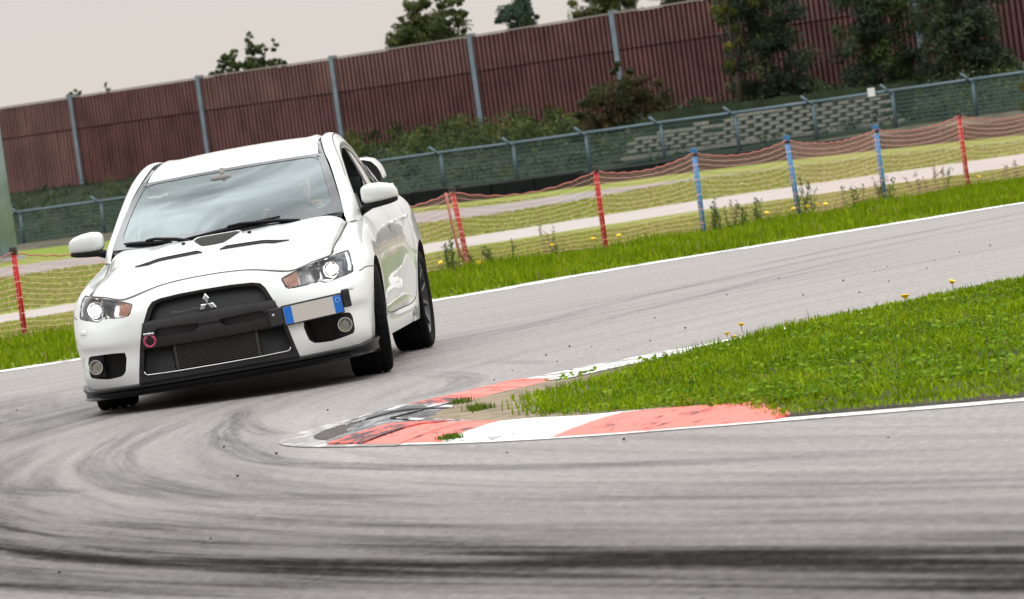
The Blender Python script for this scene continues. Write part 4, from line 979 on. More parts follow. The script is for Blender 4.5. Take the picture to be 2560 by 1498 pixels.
# ---- headlights
for s in (1, -1):
    cut = cutter([(HLs if s > 0 else mir(HLs), .30, 1.2)])
    lo = link(bpy.data.objects.new('lens', lens_src.data.copy())); boolean(lo, cut, 'INTERSECT'); drop(cut)
    bm = bmesh.new(); bm.from_mesh(lo.data)
    bmesh.ops.delete(bm, geom=[f for f in bm.faces if f.material_index >= 10], context='FACES')
    for f in bm.faces: f.material_index = 0
    me = bpy.data.meshes.new('headlight_lens'); bm.to_mesh(me); bm.free(); me.shade_smooth(); drop(lo)
    hl = empty('headlight', parent=car)
    lens = lean(obj('headlight_lens', me, lensm, hl))
    # edge seal
    V = np.array([v.co for v in me.vertices])
    def lx(y, z): # surface depth under the lens at y,z (body frame, before lean)
        best = None
        for u in np.linspace(2.0, 6.2, 43):
            pass
        return None
    cols = [(tub(u if s > 0 else len(_ring) - u, v)) for u in np.linspace(2.0, 5.9, 60) for v in np.linspace(4.2, 8, 40)]
    cols = np.array(cols)
    def sx_at(y, z): d = (np.abs(cols[:, 1]) - y) ** 2 + (cols[:, 2] - z) ** 2; return cols[np.argmin(d), 0]
    rim = [(sx_at(y, z) - .003, s * y, z) for y, z in HLs]
    mb = MB(); mb.tube(rim + [rim[0]], .0026, 5, cap=False); lean(mb.build('lens_seal', darkp, hl, True))
    # housing: dark bowl following the outline
    back = [(sx_at(y, z) - .095, s * (.62 + (y - .62) * .97), .655 + (z - .655) * .95) for y, z in HLs]
    V = rim + back; k = len(HLs); F = [(i, (i + 1) % k, k + (i + 1) % k, k + i) for i in range(k)] + [tuple(k + i for i in range(k))]
    lean(mk('headlight_housing', V, F, housem, hl))
    pc = Vector((.555, s * .698, .652)); ax = Vector((1, s * .05, -.02)).normalized()
    pj = empty('projector_lamp', parent=hl)
    mb = MB(); mb.lathe([(-.03, .036), (.02, .040), (.035, .052), (.042, .052), (.042, .045), (.02, .034)], 28, C=pc, A=ax, U=(0, 0, 1)); lean(mb.build('projector_ring', chrome, pj, deg=40))
    mb = MB(); mb.lathe([(.050, .0002), (.048, .012), (.042, .022), (.030, .030)], 24, C=pc, A=ax, U=(0, 0, 1)); lean(mb.build('projector_glass', lampm, pj, True))
    ld = bpy.data.lights.new('headlight_beam', 'SPOT'); ld.energy = 11.0; ld.spot_size = R(26); ld.spot_blend = .6; ld.shadow_soft_size = .03; ld.color = (1, .93, .80)
    lo_ = link(bpy.data.objects.new('headlight_beam', ld), pj); lo_.location = BT([(.66, s * .70, .652)])[0]; lo_.rotation_euler = Vector((-1, 0, .045)).to_track_quat('Z', 'Y').to_euler()
    rc = Vector((.625, s * .588, .640)); rl = empty('main_beam_lamp', parent=hl)
    mb = MB(); mb.lathe([(-.05, .010), (-.045, .02), (-.02, .038), (.02, .046), (.026, .048)], 28, C=rc, A=ax, U=(0, 0, 1)); lean(mb.build('reflector_bowl', headback, rl, True))
    mb = MB(); mb.lathe([(-.05, .008), (-.01, .010), (.0, .006), (.002, .0002)], 14, C=rc, A=ax, U=(0, 0, 1)); lean(mb.build('bulb', silver, rl, True))
    mb = MB(); mb.lathe([(.0, .016), (.004, .019), (.004, .015)], 20, C=rc, A=ax, U=(0, 0, 1), closed=True); lean(mb.build('bulb_shield', darkp, rl, True))
    A_ = [(.443, .650), (.498, .672), (.522, .679), (.532, .60), (.475, .594), (.457, .615)]
    V = [(sx_at(y, z) - .012, s * y, z) for y, z in A_] + [(sx_at(y, z) - .05, s * y, z) for y, z in A_]; k = len(A_)
    mb = MB(); mb.add(V, [tuple(range(k)), tuple(range(2 * k - 1, k - 1, -1))] + [(i, (i + 1) % k, k + (i + 1) % k, k + i) for i in range(k)]); lean(mb.build('turn_signal', amber, hl))
    A_ = [(.772, .732), (.782, .735), (.798, .70), (.806, .65), (.803, .625), (.788, .63), (.790, .66), (.784, .70)]
    V = [(sx_at(y, z) - .010, s * y, z) for y, z in A_]; mb = MB(); mb.add(V, [(0, 1, 2, 7), (7, 2, 3, 6), (6, 3, 4, 5)]); lean(mb.build('position_light', clearw, hl))
    A_ = [(.64, .712), (.70, .722), (.765, .73), (.775, .70), (.765, .625), (.70, .592), (.665, .59), (.645, .60)]
    mb = MB(); ri = [(sx_at(y, z) - .02, s * y, z) for y, z in A_]; mb.tube(ri + [ri[0]], .004, 5); lean(mb.build('lamp_trim', chrome, hl, True))
bpy.data.objects.remove(lens_src)

# ---- front lip
LIPC = [(.975, 0), (.965, .25), (.935, .46), (.845, .63), (.72, .765), (.56, .855), (.42, .885), (.37, .888)]
lp = crline(LIPC, 4); full = [(x, -y) for x, y in lp[:0:-1]] + [tuple(q) for q in lp]; V = []
for x, y in full:
    a = abs(y); nx_, ny_ = (.95, math.copysign(.3, y)) if a < .8 else (.35, math.copysign(.94, y)); rise = .030 * max(0, (a - .80) / .088) ** 2
    for d, z in ((-.09, .205), (-.035, .198 + rise), (-.004, .190 + rise), (.0, .178 + rise), (-.012, .168 + rise * .5), (-.012, .150), (.0, .140), (-.02, .132), (-.12, .134)):
        V.append((x + nx_ * d, y + ny_ * d, z))
F = gridfaces(len(full), 9)
lip = mk('front_lip', V, F, gloss, car, True); lean(lip)
bm = bmesh.new(); bm.from_mesh(lip.data); bmesh.ops.recalc_face_normals(bm, faces=bm.faces); bm.to_mesh(lip.data); bm.free(); angle_smooth(lip.data, 45)
V = [(x - .10, y * .96, .133) for x, y in full]; k = len(full)
V += [(x * .2 - .25, y * .85, .16) for x, y in full]
lean(mk('undertray', V, [(i, i + 1, k + i + 1, k + i) for i in range(k - 1)], darkp, car))

# ---- number plate on its offset bracket
plate = empty('number_plate', parent=car)
pa, pb = Vector((.945, .432, .442)), Vector((.812, .754, .456)); U = (pb - pa).normalized(); D = Vector((-U.y, U.x, 0)) * -1; D = Vector((abs(D.x), abs(D.y), 0)).normalized(); Wv = U.cross(D) * -1
if Wv.z < 0: Wv = -Wv
L_ = (pb - pa).length
def slab(name, u0, u1, w0, w1, d0, d1, mt, par, bev=0):
    mb = MB(); mb.prism([(u0, w0), (u1, w0), (u1, w1), (u0, w1)], d1 - d0, O=pa + D * d0, U=U, W=Wv, D=D); o = mb.build(name, mt, par)
    if bev: md = o.modifiers.new('b', 'BEVEL'); md.width = bev; md.segments = 2
    return lean(o)
slab('plate_holder', -.008, L_ + .008, -.058, .060, -.012, .0, blackp, plate, .004)
slab('plate_face', 0, L_, -.050, .050, .0, .0025, mat('plate_grey', (.50, .47, .43), .4), plate)
blue = mat('plate_blue', (0.0, 0.13, 0.55), .35)
slab('blue_band', 0.001, .048, -.049, .049, .0026, .0036, blue, plate); slab('blue_band', L_ - .048, L_ - .001, -.049, .049, .0026, .0036, blue, plate)
stars = MB(); cc = pa + U * (L_ - .024) + Wv * .024 + D * .0042
stars.lathe([(0, .0125), (.0006, .0135), (0, .0145)], 20, C=cc, A=D, U=U); lean(stars.build('star_ring', mat('star_yellow', (.55, .62, .35), .5), plate))
slab('bracket_arm', L_ + .008, L_ + .055, -.03, .075, -.014, .012, blackp, plate, .008)
slab('bracket_arm', -.09, -.008, -.045, .055, -.02, .004, blackp, plate, .006)
slab('bracket_hole', L_ + .018, L_ + .042, .01, .045, .0125, .0135, gapm, plate)
mb = MB(); mb.lathe([(.0, .0085), (.006, .007), (.007, .0002)], 12, C=pa - U * .065 + Wv * .018 + D * .004, A=D, U=U); lean(mb.build('bracket_bolt', silver, plate, True))

# ---- door mirrors
def sec(y, cx_, rx, z0, z1, n=20, e=.55):
    V = []; zc, rz = (z0 + z1) / 2, (z1 - z0) / 2
    for k in range(n):
        a = 2 * math.pi * k / n; c, s_ = math.cos(a), math.sin(a)
        V.append((cx_ + rx * math.copysign(abs(c) ** e, c), y, zc + rz * math.copysign(abs(s_) ** e, s_)))
    return V
for s in (1, -1):
    mr_ = empty('door_mirror', parent=car)
    A_ = [(.808, -.655, .035, 1.005, 1.068), (.815, -.655, .060, .992, 1.085), (.832, -.655, .080, .983, 1.097), (.87, -.655, .092, .981, 1.104), (.93, -.660, .092, .983, 1.100), (.98, -.668, .085, .987, 1.088), (1.010, -.675, .070, .992, 1.070), (1.024, -.68, .045, 1.0, 1.045), (1.029, -.68, .02, 1.008, 1.028)]
    V = []; 
    for y, cx_, rx, z0, z1 in A_: V += [(x, s * yy, z) for x, yy, z in sec(y, cx_, rx, z0, z1)]
    n_ = 20; F = gridfaces(len(A_), n_, True) + [tuple(range(n_)), tuple((len(A_) - 1) * n_ + k for k in range(n_ - 1, -1, -1))]
    o = mk('mirror_cap', V, F, paint, mr_, True); bm = bmesh.new(); bm.from_mesh(o.data); bmesh.ops.recalc_face_normals(bm, faces=bm.faces); bm.to_mesh(o.data); bm.free(); lean(o)
    A_ = [(.80, -.66, .05, .935, .97), (.82, -.66, .075, .945, .985), (.90, -.665, .085, .952, .986), (.98, -.67, .078, .962, .989), (1.015, -.675, .055, .972, .994), (1.022, -.68, .02, .984, .998)]
    V = []
    for y, cx_, rx, z0, z1 in A_: V += [(x, s * yy, z) for x, yy, z in sec(y, cx_, rx, z0, z1)]
    F = gridfaces(len(A_), n_, True) + [tuple(range(n_)), tuple((len(A_) - 1) * n_ + k for k in range(n_ - 1, -1, -1))]
    o = mk('mirror_base', V, F, darkp, mr_, True); bm = bmesh.new(); bm.from_mesh(o.data); bmesh.ops.recalc_face_normals(bm, faces=bm.faces); bm.to_mesh(o.data); bm.free(); lean(o)
    mb = MB(); mb.tube([(-.66, s * .765, .925), (-.665, s * .80, .945), (-.665, s * .85, .965)], [.05, .042, .04], 10, flat=.5); lean(mb.build('mirror_stalk', darkp, mr_, True))
    mb = MB(); mb.box((-.748, s * .915, 1.04), (.004, .18, .085)); lean(mb.build('mirror_glass', chrome, mr_))

# ---- wheels (stay upright on the road)
def make_wheel(name, x, y, steer, camber):
    wl = empty(name, parent=car); s = 1 if y > 0 else -1
    M = Matrix.Translation((x, y, .3255)) @ Matrix.Rotation(steer, 4, 'Z') @ Matrix.Rotation(camber, 4, 'X')
    mb = MB(); hw = .1225; n_ = 120
    prof = [(-.095, .232), (-.108, .245), (-.121, .275), (-.1215, .298), (-.112, .316), (-.096, .3235), (-.062, .3255), (-.058, .319), (-.050, .319), (-.046, .326), (-.004, .3262), (0, .319), (.006, .319), (.010, .3262), (.046, .326), (.050, .319), (.058, .319), (.062, .3255), (.096, .3235), (.112, .316), (.1215, .298), (.121, .275), (.108, .245), (.095, .232)]
    V = []; m_ = len(prof)
    for k in range(n_):
        g = 2 * math.pi * k / n_; dip = .0055 if k % 4 == 0 else 0
        for a, r_ in prof:
            rr = r_ - (dip if (r_ > .322 and abs(a) > .05) else 0); V.append((math.cos(g) * rr, a, math.sin(g) * rr))
    F = gridfaces(n_, m_) + [((n_ - 1) * m_ + i, (n_ - 1) * m_ + i + 1, i + 1, i) for i in range(m_ - 1)]
    mb.add(V, F); t = mb.build('tyre', rubber, wl, deg=25); t.data.transform(M)
    mb = MB(); mb.lathe([(-.10, .20), (-.10, .236), (-.09, .229), (.085, .226), (.098, .238), (.104, .238), (.104, .230), (.085, .215), (.03, .20), (-.09, .205)], 48, A=(0, s, 0), closed=True)
    t = mb.build('rim', wheelm, wl, deg=35); t.data.transform(M)
    for k in range(10):
        g = 2 * math.pi * k / 10 + .2; d = Vector((math.cos(g), 0, math.sin(g))); tn = Vector((-math.sin(g), 0, math.cos(g))); pr = []
        mb = MB(); V = []
        for r_, wd, y0, y1 in ((.045, .022, .035, .075), (.13, .014, .045, .085), (.222, .017, .06, .100)):
            for a, b in ((-wd, y0), (wd, y0), (wd * .7, y1), (-wd * .7, y1)): V.append(d * r_ + tn * a + Vector((0, s * b, 0)))
        mb.add(V, gridfaces(3, 4, True) + [(0, 1, 2, 3), (11, 10, 9, 8)]); t = mb.build('spoke', wheelm, wl); t.data.transform(M)
    mb = MB(); mb.lathe([(.02, .062), (.07, .060), (.082, .045), (.084, .0002)], 24, A=(0, s, 0)); t = mb.build('hub_cap', wheelm, wl, deg=40); t.data.transform(M)
    mb = MB(); mb.lathe([(-.02, .0002), (-.02, .17), (.0, .17), (.0, .0002)], 36, A=(0, s, 0)); t = mb.build('brake_disc', silver, wl, deg=40); t.data.transform(M)
    mb = MB(); mb.lathe([(-.10, .0002), (-.10, .205), (-.099, .205), (-.099, .0002)], 36, A=(0, s, 0)); t = mb.build('inner_shield', darkp, wl); t.data.transform(M)
ST = R(8.5)
make_wheel('front_wheel', 0.0, .772, ST, R(1.5)); make_wheel('front_wheel', 0.0, -.772, ST, R(2.0))
make_wheel('rear_wheel', -2.65, .775, 0, R(1.0)); make_wheel('rear_wheel', -2.65, -.775, 0, R(1.0))

# ---- cabin: dashboard, wheel, seats, mirror
V = []
for i in range(7):
    t = i / 6
    for j in range(21):
        s_ = j / 10 - 1; x = -.10 - .62 * t - .22 * s_ * s_ * (1 - t); y = s_ * (.70 + .02 * t); z = .925 + .03 * math.sin(math.pi * min(1, t * 1.1)) + (.045 * math.exp(-((y - .36) / .14) ** 2) * (t > .4)) - (.12 if i == 6 else 0)
        V.append((x, y, z))
lean(mk('dashboard', V, gridfaces(7, 21), dashm, car, True))
sw = empty('steering_wheel', parent=car); wc = Vector((-.83, .35, .925)); ax = Vector((-.90, 0, .42)).normalized(); ux = Vector((0, 1, 0)); uy = ax.cross(ux)
mb = MB(); mb.tube([wc + (ux * math.cos(a) + uy * math.sin(a)) * .178 for a in np.linspace(0, 2 * math.pi, 37)], .015, 8, cap=False); lean(mb.build('wheel_rim', dashm, sw, True))
mb = MB(); mb.lathe([(-.02, .055), (.02, .05), (.025, .0002)], 20, C=wc, A=ax, U=ux)
for a in (0, math.pi, -math.pi / 2 * (1 if uy.z > 0 else -1)): mb.tube([wc, wc + (ux * math.cos(a) + uy * math.sin(a)) * .17], [.022, .014], 6)
lean(mb.build('wheel_hub', dashm, sw, deg=40))
for s in (1, -1):
    se = empty('seat', parent=car); V = []
    for i in range(9):
        t = i / 8; wd = (.24, .255, .26, .26, .25, .235, .21, .17, .12)[i]; z = .62 + .56 * t; x = -1.42 - .20 * t
        for k in range(14):
            a = 2 * math.pi * k / 14; c, q = math.cos(a), math.sin(a); V.append((x + .065 * math.copysign(abs(c) ** .6, c) - .05 * (abs(q) ** 4) * -1 * (1 - t), s * .365 + wd * math.copysign(abs(q) ** .6, q), z))
    o = mk('seat_back', V, gridfaces(9, 14, True) + [tuple(range(14)), tuple(8 * 14 + k for k in range(13, -1, -1))], seatm, se, True); lean(o)
    V = []
    for i, (z, f_) in enumerate(((1.165, .3), (1.175, .85), (1.22, 1), (1.27, .95), (1.30, .7), (1.31, .2))):
        for k in range(14):
            a = 2 * math.pi * k / 14; c, q = math.cos(a), math.sin(a); V.append((-1.64 + .045 * f_ * math.copysign(abs(c) ** .6, c), s * .365 + .125 * f_ * math.copysign(abs(q) ** .6, q), z))
    lean(mk('head_restraint', V, gridfaces(6, 14, True) + [tuple(range(14)), tuple(5 * 14 + k for k in range(13, -1, -1))], seatm, se, True))
rm = empty('rear_view_mirror', parent=car); V = []
for y, f_ in ((-.115, .15), (-.11, .7), (-.095, 1), (-.04, 1.08), (.005, 1), (.022, .7), (.027, .15)):
    for k in range(12):
        a = 2 * math.pi * k / 12; V.append((-.80 + .018 * f_ * math.cos(a), y, 1.288 + .024 * f_ * math.sin(a)))
o = mk('mirror_shell', V, gridfaces(7, 12, True) + [tuple(range(12)), tuple(6 * 12 + k for k in range(11, -1, -1))], mat('mirror_shell_grey', (.20, .18, .17), .5), rm, True); lean(o)
mb = MB(); mb.tube([(-.80, -.04, 1.30), (-.84, -.035, 1.345)], [.012, .018], 8); lean(mb.build('mirror_stem', MATS['mirror_shell_grey'], rm, True))
rs = empty('rear_seat', parent=car); mb = MB()
mb.tube([(-2.42, -.62, 1.02), (-2.42, 0, 1.03), (-2.42, .62, 1.02)], [.15, .17, .15], 12, flat=1.0); lean(mb.build('rear_seat_back', seatm, rs, True))
for y in (-.36, .36):
    mb = MB(); mb.tube([(-2.44, y - .11, 1.19), (-2.44, y, 1.20), (-2.44, y + .11, 1.19)], [.04, .06, .04], 10); lean(mb.build('rear_head_restraint', seatm, rs, True))
mb = MB(); mb.add([(-2.45, -.66, 1.06), (-2.45, .66, 1.06), (-3.05, .58, 1.092), (-3.05, -.58, 1.092)], [(0, 1, 2, 3)]); lean(mb.build('parcel_shelf', dashm, car))
# ================================================================== walls and fences
ribm = mat('barrier_rib', (.185, .090, .083), .8, spec=.2, noise=(1.2, .28, 6)); ribb = mat('barrier_board', (.030, .010, .010), .85, spec=.2, noise=(2, .3))
ribs = [ribm, mat('barrier_rib_faded', (.215, .115, .104), .8, spec=.2, noise=(.7, .35, 6)), mat('barrier_rib_dark', (.160, .074, .068), .8, spec=.2, noise=(.9, .35, 6))]
postm = mat('barrier_steel', (.20, .25, .30), .55, metal=.2, noise=(3, .2)); capm = mat('coping', (.35, .28, .24), .7)
wallT = empty('noise_barrier', (*WALLP[5][:2], WALLP[5][2] - 3.4)); tag(wallT, 'long dark red ribbed noise barrier along the top of the embankment', 'barrier')
wo_ = Vector(wallT.location)
def wl(V): return [Vector(v) - wo_ for v in V]
def panel(a, c, f0, f1):
    """ribbed timber panel between posts a and c; f0,f1 heights below the top"""
    a, c = np.array(a, float), np.array(c, float); d = c[:2] - a[:2]; L = np.linalg.norm(d); d /= L; nrm = np.array([d[1], -d[0]])
    if nrm[1] > 0: nrm = -nrm
    n = int(L / .21); m = MB(); mr = MB()
    def P(s, o_, dz): q = a[:2] + d * s + nrm * o_; z = a[2] + (c[2] - a[2]) * s / L - dz; return (q[0], q[1], z)
    m.add(wl([P(0, .0, f0), P(L, .0, f0), P(L, .0, f1), P(0, .0, f1), P(0, -.08, f0), P(L, -.08, f0), P(L, -.08, f1), P(0, -.08, f1)]), [(0, 1, 2, 3), (7, 6, 5, 4), (0, 4, 5, 1), (3, 2, 6, 7)])
    if f0 > 1: m.add(wl([P(0, -.03, f0 - .12), P(L, -.03, f0 - .12), P(L, -.03, f0 + .10), P(0, -.03, f0 + .10)]), [(0, 1, 2, 3)])
    pb = m.build('panel', ribb, wallT)
    for k in range(n):
        s = (k + .5) * L / n; w_ = .055; j = RNG.uniform(-.012, .012)
        mr.add(wl([P(s - w_, .002, f0 + .01), P(s + w_, .002, f0 + .01), P(s + w_, .002, f1 - .01), P(s - w_, .002, f1 - .01), P(s - w_ * .7, .062 + j, f0 + .01), P(s + w_ * .7, .062 + j, f0 + .01), P(s + w_ * .7, .062 + j, f1 - .01), P(s - w_ * .7, .062 + j, f1 - .01)]), [(4, 5, 6, 7), (0, 4, 7, 3), (1, 2, 6, 5), (0, 1, 5, 4), (3, 7, 6, 2)])
    r_ = mr.build('rib', ribs[int(RNG.integers(0, 3))], pb); r_['kind'] = 'stuff'
for k in range(len(WALLP) - 1):
    a, c = WALLP[k], WALLP[k + 1]
    panel(a, c, .02, 1.22); panel(a, c, 1.25, 3.40)
    m = MB(); d = Vector(c) - Vector(a); n = Vector((d.y, -d.x, 0)).normalized() * .07
    m.add(wl([Vector(a) + n, Vector(c) + n, Vector(c) - n, Vector(a) - n] + [v + Vector((0, 0, .05)) for v in (Vector(a) + n, Vector(c) + n, Vector(c) - n, Vector(a) - n)]), [(0, 1, 5, 4), (1, 2, 6, 5), (2, 3, 7, 6), (3, 0, 4, 7), (4, 5, 6, 7)]); m.build('coping', capm, wallT)
for k, (x, y, z) in enumerate(WALLP):
    d = np.array(WALLP[min(k + 1, len(WALLP) - 1)][:2]) - np.array(WALLP[max(k - 1, 0)][:2]); ang = math.atan2(d[1], d[0]); M = Matrix.Rotation(ang, 3, 'Z')
    m = MB()                                     # H-section column: two flanges and a web
    for oy in (-.11, .11): m.box(Vector((x, y, z - 1.63)) - wo_ + M @ Vector((0, oy - .02, 0)), (.22, .02, 3.5), M)
    m.box(Vector((x, y, z - 1.63)) - wo_ + M @ Vector((0, -.02, 0)), (.016, .20, 3.5), M); m.build('post', postm, wallT)

# ---- wire fence with raked arms
fenm = mat('fence_steel', (.10, .15, .18), .5, metal=.3); wirem = mat('fence_wire', (.035, .085, .085), .5)
FP = [(-21.8, 139.9, 2.0), (-18.9, 137.2, 1.99), (-16.16, 134.53, 1.977), (-13.11, 131.7, 1.946), (-10.9, 129.6, 1.945), (-8.6, 127.5, 1.94), (-6.3, 125.3, 1.935), (-3.9, 123.1, 1.93), (-1.562, 120.95, 1.92), (.662, 118.885, 1.885), (2.813, 116.884, 1.875), (4.956, 114.891, 1.863), (7.018, 112.973, 1.835), (9.098, 111.038, 1.82), (11.15, 109.13, 1.82), (13.161, 107.26, 1.808), (15.1, 105.5, 1.80), (17.1, 103.6, 1.80)]
wf = empty('wire_fence', (.662, 118.885, .74)); tag(wf, 'blue green wire mesh fence with raked post arms below the embankment', 'fence'); fo = Vector(wf.location)
def fz(x): return float(np.interp(x, [q[0] for q in L_fe], [q[2] for q in L_fe]))
for x, y, z in FP:
    m = MB(); m.tube([Vector((x, y, fz(x) - .1)) - fo, Vector((x, y, z)) - fo], .048, 8); m.build('post', fenm, wf, True)
    m = MB(); m.tube([Vector((x, y, z - .10)) - fo, Vector((x - .30, y - .12, z + .20)) - fo], .04, 8); m.build('raked_arm', fenm, wf, True)
for a, c in zip(FP[:-1], FP[1:]):
    a, c = Vector(a), Vector(c); m = MB(); m.tube([a - fo, c - fo], .045, 8); m.build('top_rail', fenm, wf, True)
    m = MB(); n = 34; z0a, z0c = fz(a.x), fz(c.x)
    for i in range(1, n):
        p = a.lerp(c, i / n); zb = z0a + (z0c - z0a) * i / n; m.tube([Vector((p.x, p.y, zb)) - fo, Vector((p.x, p.y, p.z)) - fo], .008, 3, cap=False)
    for q in range(1, 9):
        f_ = q / 9; m.tube([Vector((a.x, a.y, z0a + (a.z - z0a) * f_)) - fo, Vector((c.x, c.y, z0c + (c.z - z0c) * f_)) - fo], .009, 3, cap=False)
    o = m.build('wire_mesh', wirem, wf, fix=False); o['kind'] = 'stuff'
m = MB(); sp = Vector((10.62, 109.45, 1.86)); m.box((0, 0, 0), (.24, .015, .24)); s_ = m.build('small_sign', mat('sign_white', (.8, .8, .78), .6)); s_.location = sp; s_.rotation_euler.z = R(-43); tag(s_, 'small blank white sign hung on the wire fence rail', 'sign')

# ---- concrete block retaining wall
blockm = mat('concrete_block', (.29, .27, .22), .9, noise=(2.5, .3, 5)); rw = empty('retaining_wall', (4.5, 116.9, 1.0)); tag(rw, 'retaining wall of pale concrete blocks set with open gaps behind the fence', 'wall'); ro_ = Vector(rw.location)
A = Vector((4.0, 117.3, 1.16)); B = Vector((11.45, 111.2, .98)); d = (B - A); L = Vector((d.x, d.y, 0)).length; u = Vector((d.x, d.y, 0)).normalized(); ang = math.atan2(u.y, u.x); nb = Vector((-u.y, u.x, 0)); nb = nb if nb.y > 0 else -nb
bm_ = MB().box((0, 0, 0), (.34, .30, .088)); bme = pymesh('block', bm_.v, bm_.f); bme.materials.append(blockm)
m = MB(); m.box((A + B) / 2 - ro_ + Vector((0, 0, -.10)), (L + .3, .4, .12), Matrix.Rotation(ang, 3, 'Z')); m.build('footing', blockm, rw)
m = MB(); m.add([A - ro_ + nb * .45 + Vector((0, 0, -.1)), B - ro_ + nb * .45 + Vector((0, 0, -.1)), B - ro_ + nb * 1.2 + Vector((0, 0, 1.05)), A - ro_ + nb * 1.2 + Vector((0, 0, 1.05))], [(0, 1, 2, 3)]); m.build('backfill', bankm, rw)
for r_ in range(8):
    n = int(L / .54)
    for k in range(n):
        s = (k + .5 + (.5 if r_ % 2 else 0)) * .54 + RNG.uniform(-.02, .02)
        if s > L or (r_ > 3.5 + 6 * s / L) or RNG.random() < .05: continue
        p = A + (B - A) * (s / L) + nb * (.03 * r_) + Vector((0, 0, r_ * .115)); o = bpy.data.objects.new('block', bme); link(o, rw); o.location = p - ro_; o.rotation_euler.z = ang + RNG.uniform(-.05, .05)
for r_ in []:
    p = B + nb * (.03 * r_) + Vector((0, 0, r_ * .115)) + u * .1; o = bpy.data.objects.new('block', bme); link(o, rw); o.location = p - ro_; o.rotation_euler.z = ang

# ---- tyre barrier faced with black belting
tyrem = mat('barrier_rubber', (.010, .011, .013), .8, spec=.1, noise=(2, .3)); tb = empty('tyre_barrier', (-1.16, 114, .37)); tag(tb, 'low black rubber crash barrier running below the wire fence', 'barrier'); to_ = Vector(tb.location)
Ls = crline(L_ba[1:9], 6); Ls = Ls[Ls[:, 0] > -7]
for i in range(len(Ls) - 1):
    a, c = Vector(Ls[i]), Vector(Ls[i + 1]); m = MB(); dd = (c - a).normalized(); nn = Vector((-dd.y, dd.x, 0)) * .3
    up = Vector((0, 0, float(np.interp(a.x, [-2, 4], [.47, .38])) + .02 * math.sin(i * 2.1)))
    V = [a - nn, c - nn - dd * .02, c + nn - dd * .02, a + nn]; V = V + [v + up * .93 for v in V] + [v * 1 + up + (nn * .25 if k in (0, 1) else -nn * .25) for k, v in enumerate(V)]
    m.add([v - to_ for v in V], [(0, 1, 5, 4), (1, 2, 6, 5), (2, 3, 7, 6), (3, 0, 4, 7), (4, 5, 9, 8), (5, 6, 10, 9), (6, 7, 11, 10), (7, 4, 8, 11), (8, 9, 10, 11)]); m.build('belt_section', tyrem, tb, deg=40)

# ---- tall lamp column at the left edge
lm = mat('galvanised_pole', (.30, .36, .40), .6, metal=.2, noise=(2, .2)); m = MB(); pp = empty('floodlight_mast', (-15.05, 120, .5)); tag(pp, 'thick grey steel mast rising at the left edge of the view', 'mast')
m.tube([(0, 0, 0), (0, 0, 4), (0, 0, 10), (0, 0, 16)], [.42, .40, .34, .26], 20); m.build('mast_tube', lm, pp, True)
m = MB(); m.lathe([(-.05, .62), (.05, .62), (.06, .45)], 20, C=(0, 0, 0), A=(0, 0, 1)); m.build('base_flange', lm, pp, deg=40)

# ================================================================== safety net and its posts
redm = mat('post_red', (.50, .008, .018), .5, spec=.2, noise=(8, .15)); bluem = mat('post_blue', (.015, .24, .58), .5, spec=.2, noise=(8, .15)); caps = mat('post_cap_black', (.02, .012, .012), .6); capb = mat('post_cap_blue', (.01, .12, .30), .4)
netm = mat('net_cord', (.84, .50, .42), .8, spec=.2); ropem = mat('net_rope', (.46, .17, .15), .8, spec=.2, noise=(30, .3))
NP = [(-8.3, 40.9, 1.0, 'r'), (-6.75, 41.6, 1.0, 'r'), (-5.211, 42.3, 1.0, 'r'), (-3.65, 43.9, 1.0, 'r'), (-2.05, 45.4, 1.0, 'b'), (-.452, 46.84, .985, 'r'), (1.189, 47.06, .995, 'r'), (2.432, 48.3, 1.05, 'b'), (3.695, 49.39, 1.045, 'b'), (4.971, 51.34, 1.02, 'b'), (6.237, 52.82, 1.045, 'r'), (7.55, 54.2, 1.0, 'r'), (8.9, 55.7, 1.0, 'b')]
PL = {2: 'red net post standing alone left of the white car',
      5: 'red net post nearest the white car on its right', 6: 'second red net post right of the white car', 7: 'blue net post with a net gathered at its foot, first of three', 8: 'middle one of three blue net posts, weeds at its foot', 9: 'third blue net post from the car, beside the last red one', 10: 'red net post at the far right end of the net'}
LEAN = {5: -.075, 8: -.03, 7: .01}
for k, (x, y, h, c) in enumerate(NP):
    if k in (0, 1, 3, 4, 11, 12): continue
    po = empty('net_post', (x, y, 0)); tag(po, PL[k], 'post', 'posts holding the safety net'); lx = LEAN.get(k, 0)
    m = MB(); m.tube([(0, 0, -.05), (lx * .5, 0, h * .5), (lx, 0, h - .05)], [.032, .032, .031], 14); m.build('pole', redm if c == 'r' else bluem, po, True)
    m = MB(); m.lathe([(-.075, .034), (-.07, .043), (-.02, .043), (0, .036), (.005, .0002)], 14, C=(lx, 0, h), A=(0, 0, 1)); m.build('cap', caps if c == 'r' else capb, po, deg=40)
    if c == 'b': m = MB(); m.lathe([(-.10, .035), (-.095, .042), (-.06, .042), (-.055, .035)], 14, C=(lx, 0, h), A=(0, 0, 1)); m.build('collar', caps, po, deg=40)
    for q in range(5):
        zz = h * (.12 + .17 * q); m = MB(); m.lathe([(-.004, .033), (0, .0365), (.004, .033)], 10, C=(lx * zz / h, 0, zz), A=(0, 0, 1)); m.build('tie', netm, po, True)
net = empty('safety_net', (1.189, 47.06, 0)); tag(net, 'sagging salmon pink safety net strung between red and blue posts', 'net'); no_ = Vector(net.location)
mn = MB(); mrp = MB(); NR_ = 15
